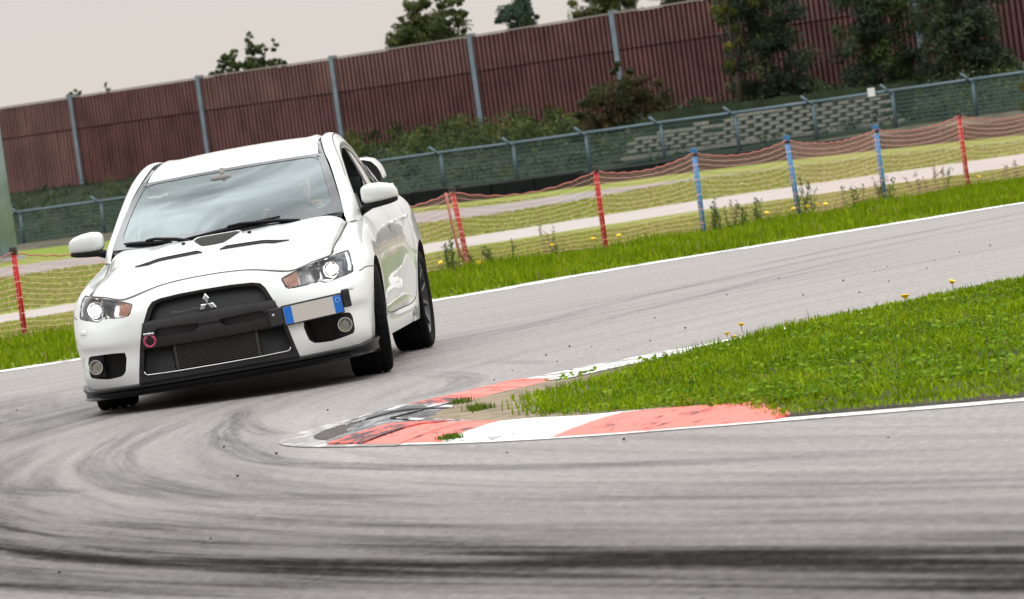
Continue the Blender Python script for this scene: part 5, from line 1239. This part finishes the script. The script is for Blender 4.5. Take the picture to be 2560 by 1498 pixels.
for k in range(len(NP) - 1):
    a, c = NP[k], NP[k + 1]; nc = max(8, int(math.hypot(c[0] - a[0], c[1] - a[1]) / .025)); sag = (.10, .09, .12, .11, .12, .14, .10, .10, .10, .09, .10, .09)[k]
    ph = RNG.uniform(0, 6.28)
    def P(i, j):
        f_ = i / nc; q = j / NR_; fx = f_ + .006 * math.sin(j * 1.3 + ph)*math.sin(math.pi*f_)
        x = a[0] + (c[0] - a[0]) * fx + LEAN.get(k, 0) * (1 - f_) * (1 - q) + LEAN.get(k + 1, 0) * f_ * (1 - q); y = a[1] + (c[1] - a[1]) * f_ - .05 * math.sin(math.pi * f_) * (.4 + q) - .035
        ht = a[2] + (c[2] - a[2]) * f_ - .06; sg = 4 * f_ * (1 - f_); topz = ht - sag * sg
        bot = .03 + .03 * math.sin(f_ * 5 + ph); z = topz + (bot - topz) * q - .03 * sg * math.sin(math.pi * q) + .006 * math.sin(i * .8 + j * .5 + ph)
        return Vector((x, y, z)) - no_
    for j in range(1, NR_ + 1): mn.tube([P(i, j) for i in list(range(0, nc, 3)) + [nc]], .0022, 3, cap=False)
    for i in range(nc + 1): mn.tube([P(i, j) for j in range(0, NR_ + 1, 3)], .0020, 3, cap=False)
    mrp.tube([P(i, 0) for i in range(nc + 1)], .0075, 6)
o = mn.build('net_mesh', netm, net, fix=False); o['kind'] = 'stuff'
mrp.build('top_rope', ropem, net, True, fix=False)
m = MB(); m.tube([(-.60 - no_.x, 46.4 - no_.y, .93), (-.58 - no_.x, 46.4 - no_.y, .6), (-.55 - no_.x, 46.4 - no_.y, .3), (-.48 - no_.x, 46.45 - no_.y, .05)], .016, 6); m.build('loose_cord', ropem, net, True)

# ================================================================== plants
leafm = leafmat('leaf', .30, .6, .2); grassm = leafmat('grass_blade', .35, .8, .03); barkm = mat('bark', (.07, .055, .04), .9, noise=(6, .4))
def leaves(C, rad, n, size, cols, bias=.55, flat=.0, aspect=.5):
    """n leaf quads spread over clumps: C (m,3) centres, rad (m,) radii; cols list of rgb, one picked per clump with jitter"""
    m = len(C); k = RNG.integers(0, m, n); d = RNG.normal(size=(n, 3)); d /= np.linalg.norm(d, axis=1)[:, None]
    r = rad[k] * RNG.random(n) ** bias; P = C[k] + d * r[:, None] * np.array([1, 1, .8])
    a = RNG.normal(size=(n, 3)); a[:, 2] -= .3; a /= np.linalg.norm(a, axis=1)[:, None]; q = RNG.normal(size=(n, 3)); q += d * .8 + np.array([0, 0, .5]); b_ = np.cross(a, q); b_ /= np.linalg.norm(b_, axis=1)[:, None]
    s = size * RNG.uniform(.6, 1.3, n); L = a * s[:, None]; W_ = b_ * (s * aspect)[:, None]
    V = np.stack([P - L * .5, P + W_ * .5 + L * .05, P + L * .6, P - W_ * .5 + L * .05], 1).reshape(-1, 3)
    T = np.arange(n * 4).reshape(n, 4)
    cc = np.array(cols)[RNG.integers(0, len(cols), m)][k] * RNG.uniform(.65, 1.35, (n, 1)); return V, T, np.repeat(cc, 4, 0)
def plant(name, label, base, blobs, n, size, cols, cat='bush', group=None, trunk=True, dens=1.0, clumps=40, aspect=.5):
    """blobs: (dx, dy, dz, rx, ry, rz) ellipsoids filled with clumps of leaves"""
    o = empty(name, base); tag(o, label, cat, group); C = []; Rr = []
    vol = np.array([b_[3] * b_[4] * b_[5] for b_ in blobs]); pr = vol / vol.sum()
    for _ in range(clumps):
        b_ = blobs[RNG.choice(len(blobs), p=pr)]; d = RNG.normal(size=3); d /= np.linalg.norm(d); r = RNG.random() ** .33
        C.append(np.array(b_[:3]) + d * r * np.array(b_[3:6])); Rr.append(min(b_[3:6]) * RNG.uniform(.22, .48))
    V, T, cc = leaves(np.array(C), np.array(Rr), n, size, cols, aspect=aspect); f_ = trimesh('foliage', V, T, leafm, o, cc)
    f_['kind'] = 'stuff'
    if trunk:
        m = MB(); topz = max(b_[2] for b_ in blobs); m.tube([(0, 0, -.2), (.05, 0, topz * .35), (-.05, .03, topz * .8)], [.10, .08, .03], 8)
        for c in C[::max(1, len(C) // 9)]: m.tube([(0, 0, topz * .15 + RNG.random() * topz * .2), tuple(c * np.array([.55, .55, .8])), tuple(c)], [.05, .03, .01], 5)
        m.build('branches', barkm, o, True)
    return o
DG = [(.058, .085, .042), (.044, .066, .036), (.080, .100, .044), (.034, .052, .030)]; YG = [(.18, .165, .024), (.13, .145, .028), (.09, .11, .025)]; BR = [(.070, .062, .024), (.055, .058, .022), (.085, .062, .028), (.045, .055, .020)]
MG = [(.055, .085, .022), (.042, .070, .020), (.080, .105, .026), (.035, .055, .018)]; TG = [(.085, .105, .030), (.11, .125, .040), (.065, .085, .026)]
plant('shrub', 'brownish green spreading shrub in front of the barrier', (4.35, 127.6, 1.85), [(0, 0, 1.0, 1.45, 1.0, .85), (-.7, 0, .6, .9, .8, .6), (.9, 0, .9, .8, .8, .7), (.1, 0, 1.7, .8, .7, .5)], 9000, .13, BR, clumps=70, aspect=.4)
plant('shrub', 'tall dark green bush with a yellow left side before the barrier', (9.0, 125.4, 1.75), [(.1, 0, 1.6, 1.45, 1.1, 1.5), (0, 0, 3.1, 1.3, 1.1, 1.3), (.3, 0, 4.2, .9, .8, .9), (.4, 0, .7, 1.3, 1.0, .7)], 20000, .15, DG, clumps=170, aspect=.36)
plant('shrub', 'yellow green sapling growing against the dark bush', (7.95, 124.6, 2.0), [(0, 0, 1.9, .42, .5, 1.5), (.15, 0, 3.6, .75, .6, .8), (.5, 0, 4.3, .7, .5, .6)], 3600, .14, YG, clumps=45, aspect=.36)
plant('shrub', 'wide dark green bush at upper right, left half', (12.1, 121.5, 1.75), [(.2, 0, 1.2, 1.5, 1.0, 1.1), (.4, 0, 2.6, 1.7, 1.0, 1.3), (.1, 0, 3.7, 1.6, .9, 1.1)], 19000, .15, DG + MG[:1], clumps=150, aspect=.36)
plant('shrub', 'large dark green bush at upper right, right half', (14.6, 119.6, 1.55), [(-.1, 0, 1.2, 1.45, 1.1, 1.2), (0, 0, 2.6, 1.3, 1.1, 1.3), (.1, 0, 3.7, .9, .9, .9)], 20000, .15, DG, clumps=170, aspect=.36)
plant('shrub', 'yellow green wispy bush in front of the fence at right edge', (14.15, 103.6, .55), [(.35, 0, 1.0, .55, .5, .9), (.6, 0, 1.9, .5, .4, .7), (.0, 0, .6, .4, .4, .4)], 2400, .12, [(.13, .13, .03), (.09, .10, .03), (.06, .08, .025)], clumps=40, aspect=.34)
plant('shrub', 'green shrub with reddish tips at the right end of the barrier', (17.6, 117.0, 1.5), [(0, 0, 1.6, 1.0, .9, 1.5)], 3000, .15, DG + BR, clumps=40, aspect=.36)
# trees behind the barrier
plant('tree', 'broad leafy tree rising behind the barrier above the car wing', (-1.75, 147, 2.8), [(0, 0, 3.6, 1.5, 1.0, .9), (-.4, 0, 4.5, .55, .6, .8), (.25, 0, 4.6, .55, .6, 1.0), (1.05, 0, 4.2, .45, .5, .9), (-1.2, 0, 3.7, .6, .6, .5)], 13000, .13, TG, 'tree', 'trees behind the barrier', clumps=220, aspect=.6)
plant('tree', 'narrow conical dark tree behind the barrier', (1.62, 145, 2.8), [(0, 0, 3.6, .75, .7, .7), (.05, 0, 4.3, .5, .5, .8), (.1, 0, 5.2, .32, .3, .7), (.55, 0, 3.5, .35, .3, .4)], 9500, .12, [(.06, .10, .065), (.08, .12, .07)], 'tree', 'trees behind the barrier', clumps=60, aspect=.5)
plant('tree', 'feathery olive tree behind the barrier near the tall post', (4.6, 141, 2.6), [(-.1, 0, 3.7, 1.3, .9, .8), (.5, 0, 4.3, 1.0, .8, .8), (-1.1, 0, 3.5, .5, .5, .4)], 12000, .13, YG[1:] + TG, 'tree', 'trees behind the barrier', clumps=70, aspect=.34)
plant('tree', 'dark green tree behind the barrier left of the tall bush', (7.35, 139, 2.6), [(0, 0, 3.6, 1.1, .9, .9), (.6, 0, 4.2, .9, .8, .7)], 9500, .13, MG + TG, 'tree', 'trees behind the barrier', clumps=50, aspect=.4)
plant('tree', 'low leafy branches showing above the barrier left of centre', (-8.6, 152, 2.8), [(-.2, 0, 3.55, 1.5, .5, .35), (-1.05, 0, 3.95, .4, .3, .3), (-.75, 0, 4.2, .28, .3, .25), (-.05, 0, 4.6, .25, .3, .45), (.2, 0, 4.2, .4, .3, .3), (.85, 0, 4.3, .2, .2, .25), (1.3, 0, 3.7, .15, .2, .2)], 5200, .12, MG + TG, 'tree', 'trees behind the barrier', clumps=170, aspect=.6)
plant('tree', 'small twig tip showing above the barrier at far left', (-16.4, 160, 2.8), [(0, 0, 3.75, .28, .2, .18), (0, 0, 3.5, .1, .1, .25)], 320, .13, TG, 'tree', 'trees behind the barrier', clumps=8, aspect=.6)
plant('tree', 'thin sapling leader beside the leftmost barrier post', (-14.85, 158, 2.8), [(0, 0, 3.7, .12, .1, .45), (-.2, 0, 3.4, .2, .1, .15)], 240, .11, TG, 'tree', 'trees behind the barrier', clumps=10, aspect=.5)
# ground cover on the embankment
def cover(name, label, n, size, cols, f0, f1, s0, s1, hgt, clump):
    a, b_ = resamp(L_fe), resamp(L_wa); C = []; Rr = []
    for _ in range(clump):
        i = RNG.uniform(s0, s1) * (len(a) - 2); k = int(i); f_ = RNG.uniform(f0, f1); p = a[k] + (a[k + 1] - a[k]) * (i - k); q = b_[k] + (b_[k + 1] - b_[k]) * (i - k); c = p + (q - p) * f_; c[2] += hgt * RNG.random() ** 2; C.append(c); Rr.append(RNG.uniform(.25, .55))
    V, T, cc = leaves(np.array(C), np.array(Rr), n, size, cols, aspect=.5); o = trimesh(name, V, T, leafm, None, cc); return tag(o, label, 'ground cover', kind='stuff')
cover('bank_undergrowth', 'dark green undergrowth covering the embankment', 38000, .14, MG[1:] + DG, .04, 1.0, .1, .97, .22, 1000)
cover('bank_brambles', 'brighter green brambles along the foot of the barrier', 9000, .14, MG + YG[2:], .55, 1.02, .40, .56, .75, 150)

# ---- grass blades
def blades(P, h, wd, cols, lean=.35, wind=(.1, 0)):
    n = len(P); th = RNG.uniform(0, 2 * math.pi, n); d = np.stack([np.cos(th), np.sin(th), np.zeros(n)], -1); sd_ = np.stack([-np.sin(th), np.cos(th), np.zeros(n)], -1)
    # blades show their broad side more often than not
    ln = RNG.random(n) * lean; H = np.asarray(h) * RNG.uniform(.6, 1.25, n); w_ = np.asarray(wd) * RNG.uniform(.7, 1.3, n)
    up = np.array([0, 0, 1.]); mid = P + up * (H * .55)[:, None] + d * (H * ln * .35)[:, None]; tip_ = P + up * (H * (1 - .35 * ln))[:, None] + d * (H * ln)[:, None]
    V = np.stack([P - sd_ * w_[:, None] / 2, P + sd_ * w_[:, None] / 2, mid + sd_ * w_[:, None] * .4, mid - sd_ * w_[:, None] * .4, tip_], 1).reshape(-1, 3)
    k = np.arange(n) * 5; T = np.concatenate([np.stack([k, k + 1, k + 2], -1), np.stack([k, k + 2, k + 3], -1), np.stack([k + 3, k + 2, k + 4], -1)])
    return V, T, np.repeat(cols, 5, 0)
def gcol(P, sc=1.0, ends=((.070, .140, .003), (.170, .265, .004), (.29, .36, .012)), dry=.03):
    n = len(P); pn = .5 + .5 * np.sin(P[:, 0] * 2.1 * sc + 1.3 * np.sin(P[:, 1] * 1.7 * sc)) * np.cos(P[:, 1] * 2.6 * sc + .7); pm = .5 + .5 * np.sin(P[:, 0] * 13 * sc + 2 * np.sin(P[:, 1] * 9 * sc)) * np.sin(P[:, 1] * 11 * sc + 2.2 * np.sin(P[:, 0] * 7 * sc)); v = np.clip(pn * .35 + pm * .4 + RNG.random(n) * .6 - .18, 0, 1)[:, None]
    a, b_, c = map(np.array, ends); col = np.where(v < .6, a + (b_ - a) * v / .6, b_ + (c - b_) * (v - .6) / .4)
    m = RNG.random(n) < dry; col[m] = np.array([.26, .21, .09]) * RNG.uniform(.6, 1.2, (m.sum(), 1)); return col * RNG.uniform(.8, 1.2, (n, 1))
# island turf
n = 480000; X = RNG.uniform(-.3, 8.5, n); Y = RNG.uniform(10.5, 31, n)
polyI = [tuple(p) for p in ins(.03)]; okk = inpoly(X, Y, polyI); X, Y = X[okk], Y[okk]
dE, rE = sdist(X, Y, OUTs); dE = np.abs(dE)
inK = (rE > bounds[0] - .05) & (rE < bounds[-1] + .1); farE = (Y > 17.6) * np.interp(X, [-.2, .45, .9, 1.8], [.95, 1.0, .55, .15]); lim = np.maximum(np.where(inK, np.interp(rE, [bounds[0], bounds[0] + .75], [.02, .60]), .02), farE) + .10 * RNG.random(len(X)); nearside = Y < 18
tipd = (X + .10 + .04 * np.sin(Y * 9))
okk = (dE > lim) & (tipd > 0) & (RNG.random(len(X)) < np.clip(tipd * 4, .1, 1)) & (X < 1.2 + (Y - 8) * .30)
X, Y, dE = X[okk], Y[okk], dE[okk]
P = np.stack([X, Y, np.full(len(X), .022)], -1); hh = .044 + .012 * np.sin(X * 1.9 + Y) * np.cos(Y * 1.3) + .018 * np.sin(X * 17 + 3 * np.sin(Y * 11)) * np.sin(Y * 13 + 2 * np.sin(X * 9)) + .02 * RNG.random(len(X)) ** 3; hh *= np.clip(.45 + dE * 1.1, .45, 1)
print('island blades', len(P)); V, T, cc = blades(P, hh, .0070, gcol(P), 1.7)
o = trimesh('island_grass', V, T, grassm, None, cc); tag(o, 'lush short green grass covering the island inside the hairpin', 'grass', kind='stuff')
# broad-leaved clover along the near edge of the turf
def clover(name, label, pts, n_each, spread, size, cols):
    Pc = np.repeat(np.array(pts), n_each, 0); Pc = Pc + np.concatenate([RNG.normal(0, spread, (len(Pc), 2)), np.abs(RNG.normal(0, .012, (len(Pc), 1))) + .035], 1)
    n = len(Pc); a = RNG.normal(size=(n, 3)); a[:, 2] *= .35; a /= np.linalg.norm(a, axis=1)[:, None]; b_ = np.cross(a, RNG.normal(0, .25, (n, 3)) + np.array([0, 0, 1])); b_ /= np.linalg.norm(b_, axis=1)[:, None]; s = size * RNG.uniform(.6, 1.4, n)[:, None]
    V = np.stack([Pc - a * s * .5, Pc - a * s * .2 + b_ * s * .4, Pc + a * s * .3 + b_ * s * .32, Pc + a * s * .55, Pc + a * s * .3 - b_ * s * .32, Pc - a * s * .2 - b_ * s * .4], 1).reshape(-1, 3); T = np.arange(n * 6).reshape(n, 6)
    col = np.array(cols)[RNG.integers(0, len(cols), n)] * RNG.uniform(.75, 1.25, (n, 1)); o = trimesh(name, V, T, grassm, None, np.repeat(col, 6, 0)); return tag(o, label, 'ground cover', kind='stuff')
ep = ins(.42); pts = [(p[0], p[1], .02) for p in ep if p[1] < 16.3 and -.1 < p[0] < 4.2]; pts2 = []
for p in pts:
    if p[0] > .35: pts2.append((p[0] + RNG.uniform(-.1, .3), p[1] + RNG.uniform(-.05, .9), .015))
Xc = RNG.uniform(.2, 4.5, 900); Yc = RNG.uniform(14, 25, 900); dc = np.abs(sdist(Xc, Yc, OUTs)[0]); kc = inpoly(Xc, Yc, polyI) & (dc > .7) & (Xc < 1.2 + (Yc - 8) * .30); pts3 = [(x, y, .012) for x, y in zip(Xc[kc], Yc[kc])]
clover('broad_leaves', 'light green broad leaved weeds scattered through the island grass', pts3, 9, .05, .026, [(.15, .26, .012), (.20, .30, .03), (.10, .19, .02)])
clover('clover', 'bright clover and weeds along the near edge of the island grass', pts2, 22, .08, .024, [(.13, .24, .015), (.09, .18, .012), (.18, .27, .03)])
# track verge
n = 210000; X = RNG.uniform(-10, 13, n); Y = RNG.uniform(32.5, 64, n); wy = np.interp(X, WL[:, 0], WL[:, 1]); py = np.interp(X, [q[0] for q in L_pn], [q[1] for q in L_pn])
py_ = py; okk = (Y > wy + .06 + .10 * RNG.random(n)) & (Y < py - .05) & (np.abs(X) < Y * .155); X, Y, wy, py_ = X[okk], Y[okk], wy[okk], py_[okk]
P = np.stack([X, Y, np.full(len(X), -.01)], -1); ny_ = np.interp(X, [q[0] for q in NP], [q[1] for q in NP]); fr_ = Y < ny_
hh = np.where(fr_, .10 + .04 * np.sin(X * 3 + Y), np.interp(py_ - Y, [0, 5, 10], [.025, .06, .12])) * np.clip((Y - wy) / .5, .45, 1) * RNG.uniform(.7, 1.2, len(X))
col = np.where(fr_[:, None], gcol(P, .8, ((.085, .155, .004), (.175, .245, .006), (.25, .30, .014)), .03), gcol(P, .5, ((.17, .23, .018), (.25, .31, .026), (.32, .36, .05)), .05))
print('verge blades', len(P)); V, T, cc = blades(P, hh, np.where(fr_, .016, .024), col, .7); o = trimesh('verge_grass', V, T, grassm, None, cc); tag(o, 'bright green grass verge along the far side of the track', 'grass', kind='stuff')
# meadow beyond the path, coarse tussocks
n = 60000; ang = RNG.uniform(-.15, .15, n); dd = RNG.uniform(60, 112, n); X, Y = np.sin(ang) * dd, np.cos(ang) * dd
pf = resamp(L_pf, 128); tn_ = resamp(L_tn, 128); tf_ = resamp(L_tf, 128); ba_ = resamp(L_ba, 128); tt = np.linspace(-.22, .22, 128)
aa = np.arctan2(X, Y); rr = np.hypot(X, Y); q1, q2, q3, q4 = [np.interp(aa, tt, np.hypot(l[:, 0], l[:, 1])) for l in (pf, tn_, tf_, ba_)]; z1, z2, z3, z4 = [np.interp(aa, tt, l[:, 2]) for l in (pf, tn_, tf_, ba_)]
A1 = (rr > q1 + .1) & (rr < q2 - .1); A2 = (rr > q3 + .1) & (rr < q4 - 6); okk = A1 | A2
Z = np.where(A1, z1 + (z2 - z1) * (rr - q1) / (q2 - q1 + 1e-6), z3 + (z4 - z3) * (rr - q3) / (q4 - q3 + 1e-6)); P = np.stack([X, Y, Z - .02], -1)[okk]
V, T, cc = blades(P, .07, .05, gcol(P, .3, ((.15, .21, .018), (.22, .28, .026), (.28, .32, .04)), .04), .7); o = trimesh('meadow_grass', V, T, grassm, None, cc); tag(o, 'yellowish green meadow grass beyond the footpath', 'grass', kind='stuff')

# ---- weeds by the net, dandelions, small tufts in the kerb
def weed(pos, h, spread, n, label):
    o = empty('weed', pos); tag(o, label, 'weed', 'weeds growing by the net'); C = []; sm_ = mat('weed_stem', (.06, .07, .025), .8) if 'weed_stem' not in MATS else MATS['weed_stem']
    for k in range(n):
        m = MB(); bx, by = RNG.normal(0, spread, 2); hh_ = h * RNG.uniform(.55, 1.1); lx_, ly_ = RNG.normal(0, .08 * h, 2); m.tube([(bx, by, 0), (bx + lx_ * .5, by + ly_ * .5, hh_ * .5), (bx + lx_, by + ly_, hh_)], [.005, .004, .002], 4); m.build('stem', sm_, o)
        for q in np.linspace(.15, 1, 9): C.append((bx + lx_ * q, by + ly_ * q, hh_ * q))
    C = np.array(C); V, T, cc = leaves(C, np.full(len(C), .045), len(C) * 5, .05, [(.06, .10, .03), (.08, .125, .03), (.11, .14, .045)], aspect=.28); trimesh('foliage', V, T, leafm, o, cc)['kind'] = 'stuff'
for args in [((-.62, 46.5, 0), .42, .10, 7, 'leafy weed at the foot of the leaning red post by the car'), ((.55, 46.9, 0), .38, .05, 4, 'slim weed between the first two red posts'), ((2.58, 48.2, 0), .38, .12, 8, 'weed clump beside the first blue post'), ((2.95, 48.6, 0), .30, .14, 7, 'bushy weed midway to the middle blue post'),
             ((3.78, 49.3, 0), .55, .07, 6, 'tall weed climbing the middle blue post'), ((4.45, 50.4, 0), .30, .08, 4, 'short weed between the middle and last blue posts'), ((5.05, 51.2, 0), .42, .08, 6, 'weed tuft at the foot of the last blue post'), ((5.55, 52.0, 0), .36, .06, 4, 'narrow upright weed left of the last red post'), ((5.85, 52.4, 0), .46, .05, 4, 'tallest upright weed just left of the last red post'), ((-.2, 46.5, 0), .28, .12, 5, 'low weed right of the leaning red post'), ((6.9, 53.5, 0), .3, .06, 3, 'small weed at the right edge under the net')]: weed(*args)
yel = mat('dandelion_yellow', (.85, .52, .01), .6); stemm = mat('flower_stem', (.14, .16, .04), .7)
dm = MB(); dm.lathe([(-.012, .006), (-.004, .010), (.004, .020), (.008, .018), (.010, .0002)], 12, A=(0, 0, 1)); dme = pymesh('flower_head', dm.v, dm.f); dme.materials.append(yel)
def dandelion(x, y, h, sc, label, group):
    o = empty('dandelion', (x, y, .0)); tag(o, label, 'flower', group); f_ = bpy.data.objects.new('flower_head', dme); link(f_, o); f_.location = (.0, 0, h); f_.scale = (sc,) * 3; f_.rotation_euler = (RNG.uniform(-.4, .4), RNG.uniform(-.4, .4), 0)
    m = MB(); m.tube([(.01, 0, 0), (0, 0, h - .01)], .002 * sc, 5); m.build('stem', stemm, o)
dandelion(2.45, 22.1, .13, 1.1, 'yellow dandelion standing highest at the right of the island grass', 'island dandelions'); dandelion(2.10, 21.3, .12, 1.25, 'wide open yellow dandelion on the back edge of the island grass', 'island dandelions')
dandelion(1.17, 20.7, .12, .9, 'yellow dandelion on the back edge of the island grass, left group', 'island dandelions'); dandelion(1.07, 20.3, .10, .7, 'half closed dandelion left of the island group', 'island dandelions'); dandelion(1.10, 20.2, .085, .7, 'smallest dandelion low in the island grass', 'island dandelions')
for i, (x, y) in enumerate([(-.3, 42.5), (1.35, 46.6), (1.05, 46.8), (3.75, 48.6), (3.9, 48.9), (3.55, 48.2), (3.2, 47.9), (6.35, 52.4), (.55, 46.4), (-.75, 45.2), (3.95, 48.3)]): dandelion(x, y, .15, 1.6, 'yellow dandelion in the verge at the foot of the net', 'verge dandelions')
def tuft(x, y, z, n, h, label, sp=1.0):
    P = np.stack([RNG.normal(x, .028 * sp, n), RNG.normal(y, .05 * sp, n), np.full(n, z)], -1); V, T, cc = blades(P, h, .006, gcol(P, 1, ((.05, .10, .01), (.09, .15, .015), (.12, .17, .02)), .02), 1.0); o = trimesh('grass_tuft', V, T, grassm, None, cc); tag(o, label, 'grass tuft', 'tufts growing in the kerb')
tuft(-.33, 16.42, .015, 220, .022, 'small dark green tuft on the white kerb stones'); tuft(-.22, 17.9, .03, 150, .035, 'grass tuft at the tip of the island soil'); tuft(-.30, 18.6, .03, 90, .03, 'grass tuft behind the worn black kerb stones')
# rubber crumbs thrown off the racing line
crm = mat('rubber_crumb', (.012, .012, .012), .9); cme = []
for k in range(3):
    m = MB(); pr = [(-.012, .0002), (-.008, .010 + .004 * k), (.003, .014), (.010, .007), (.013, .0002)]; m.lathe(pr, 7, A=(1, .2 * k, 0), U=(0, 0, 1)); me = pymesh('rubber_crumb', m.v, m.f); me.materials.append(crm); cme.append(me)
CP = [(-.05,21.4),(.15,22.6),(.3,23.3),(.42,22.9),(.55,22.1),(.2,21.7),(-.15,20.7),(.75,22.6),(1.0,23.6),(1.4,24.6),(1.9,26.0),(2.3,27.5),(2.6,28.3),(2.75,28.9),(2.9,27.6),(3.1,28.9),(3.4,29.9),(3.7,30.4),(2.0,29.6),(1.5,27.8),(.9,25.6),(1.2,29.4),(2.2,25.2),(2.5,26.3),(-1.0,20.0),(-1.4,18.1),(-1.1,17.1),(-.1,15.2),(.35,15.05),(-1.2,16.0),(-1.55,12.6),(-1.1,13.1),(.35,9.35),(1.2,13.4),(-3.2,25.0)]
for i, (x, y) in enumerate(CP):
    o = bpy.data.objects.new('rubber_crumb', cme[i % 3]); link(o); o.location = (x, y, .010); s = RNG.uniform(.22, .42); o.scale = (s * RNG.uniform(.8, 1.6), s, s * .8); o.rotation_euler.z = RNG.uniform(0, 6); tag(o, 'small black rubber crumb lying on the grey asphalt', 'debris', 'rubber crumbs on the track')

# ================================================================== the driver
def skin_body(name, J, E_, mt, parent, lv=2):
    me = bpy.data.meshes.new(name); nm = list(J); me.from_pydata([J[k][0] for k in nm], [(nm.index(a), nm.index(b_)) for a, b_ in E_], []); o = link(bpy.data.objects.new(name, me)); md = o.modifiers.new('k', 'SKIN')
    sv_ = me.skin_vertices[0].data
    for i, k in enumerate(nm): r_ = J[k][1]; sv_[i].radius = r_ if isinstance(r_, tuple) else (r_, r_); sv_[i].use_root = (i == 0)
    o.modifiers.new('s', 'SUBSURF').levels = lv; o.modifiers['s'].render_levels = lv
    dg = bpy.context.evaluated_depsgraph_get(); m2 = bpy.data.meshes.new_from_object(o.evaluated_get(dg)); bpy.data.objects.remove(o); m2.shade_smooth(); return obj(name, m2, mt, parent)
drv = empty('person', (CARX, CARY, 0)); drv.rotation_euler.z = -(math.pi / 2 + YAW); tag(drv, 'driver in a grey top holding the steering wheel behind the windscreen', 'person')
skinm = mat('skin', (.55, .34, .24), .5); topm = mat('grey_top', (.16, .17, .18), .9); hairm = mat('dark_hair', (.03, .022, .016), .7)
cy_ = .35
J = {'pelvis': ((-1.40, cy_, .62), (.15, .11)), 'waist': ((-1.44, cy_, .74), (.14, .10)), 'chest': ((-1.46, cy_, .90), (.17, .12)), 'shoul': ((-1.45, cy_, 1.00), (.12, .09)), 'neck': ((-1.43, cy_, 1.055), .052), 'neck2': ((-1.41, cy_ + .003, 1.085), .052), 'jaw': ((-1.385, cy_ + .005, 1.115), (.066, .075)), 'face': ((-1.39, cy_ + .008, 1.17), (.074, .092)), 'crown': ((-1.40, cy_ + .010, 1.225), (.070, .085)), 'top': ((-1.40, cy_ + .010, 1.255), (.04, .05))}
E_ = [('pelvis', 'waist'), ('waist', 'chest'), ('chest', 'shoul'), ('shoul', 'neck'), ('neck', 'neck2'), ('neck2', 'jaw'), ('jaw', 'face'), ('face', 'crown'), ('crown', 'top')]
arms = {}
for s, nm in ((1, 'l'), (-1, 'r')):
    hp = Vector((-.845, .35 + s * .155, 1.02)); J['sh' + nm] = ((-1.44, cy_ + s * .17, .985), .062); J['el' + nm] = ((-1.17, cy_ + s * .25, .90), .045); J['wr' + nm] = ((-.93, .35 + s * .18, .985), .030); J['pa' + nm] = (tuple(hp + Vector((-.035, s * .01, 0))), (.022, .036))
    E_ += [('shoul', 'sh' + nm), ('sh' + nm, 'el' + nm), ('el' + nm, 'wr' + nm), ('wr' + nm, 'pa' + nm)]
    for q in range(4):
        zz = (q - 1.5) * .019; b0 = hp + Vector((-.012, s * .004, zz)); J[f'f{nm}{q}a'] = (tuple(b0), .0095); J[f'f{nm}{q}b'] = (tuple(b0 + Vector((.030, s * .004, .002))), .0088); J[f'f{nm}{q}c'] = (tuple(b0 + Vector((.026, s * -.020, .0))), .0075); E_ += [('pa' + nm, f'f{nm}{q}a'), (f'f{nm}{q}a', f'f{nm}{q}b'), (f'f{nm}{q}b', f'f{nm}{q}c')]
    J[f't{nm}a'] = (tuple(hp + Vector((-.03, -s * .02, .022))), .010); J[f't{nm}b'] = (tuple(hp + Vector((0, -s * .026, .03))), .009); E_ += [('pa' + nm, f't{nm}a'), (f't{nm}a', f't{nm}b')]
body = lean(skin_body('body', J, E_, skinm, drv))
m = MB()
for s in (1, -1): m.lathe([(-.006, .0002), (-.004, .018), (.003, .022), (.006, .012)], 12, C=(-1.40, cy_ + .008 + s * .078, 1.165), A=(0, s, 0), U=(0, 0, 1))
lean(m.build('ears', skinm, drv, True))
m = MB(); m.tube([(-1.302, cy_ + .008, 1.19), (-1.285, cy_ + .008, 1.163), (-1.30, cy_ + .008, 1.152)], [.008, .014, .009], 8); lean(m.build('nose', skinm, drv, True))
for s in (1, -1): m = MB(); m.tube([(-1.308, cy_ + .008 + s * .018, 1.192), (-1.306, cy_ + .008 + s * .042, 1.192)], .007, 6); lean(m.build('eye', hairm, drv, True))
m = MB(); m.tube([(-1.306, cy_ - .016, 1.125), (-1.300, cy_ + .008, 1.123), (-1.306, cy_ + .032, 1.125)], .005, 6); lean(m.build('mouth', mat('lip', (.35, .13, .11), .5), drv, True))
V = []
for i in range(8):
    a = i / 7 * R(100)
    for k in range(18):
        g_ = 2 * math.pi * k / 18; r_ = math.sin(a); low = max(0, math.cos(g_)) * .9 * (i / 7) ** 2; V.append((-1.405 + .100 * r_ * math.cos(g_), cy_ + .009 + .084 * r_ * math.sin(g_), 1.195 + .090 * math.cos(a) + .07 * low))
lean(mk('hair', V, gridfaces(8, 18, True), hairm, drv, True))
keys = ['pelvis', 'waist', 'chest', 'shoul', 'shl', 'ell', 'wrl', 'shr', 'elr', 'wrr']; J2 = {k: (J[k][0], tuple(q * 1.10 + .006 for q in (J[k][1] if isinstance(J[k][1], tuple) else (J[k][1],) * 2))) for k in keys}
lean(skin_body('shirt', J2, [e_ for e_ in E_ if e_[0] in keys and e_[1] in keys], topm, drv))
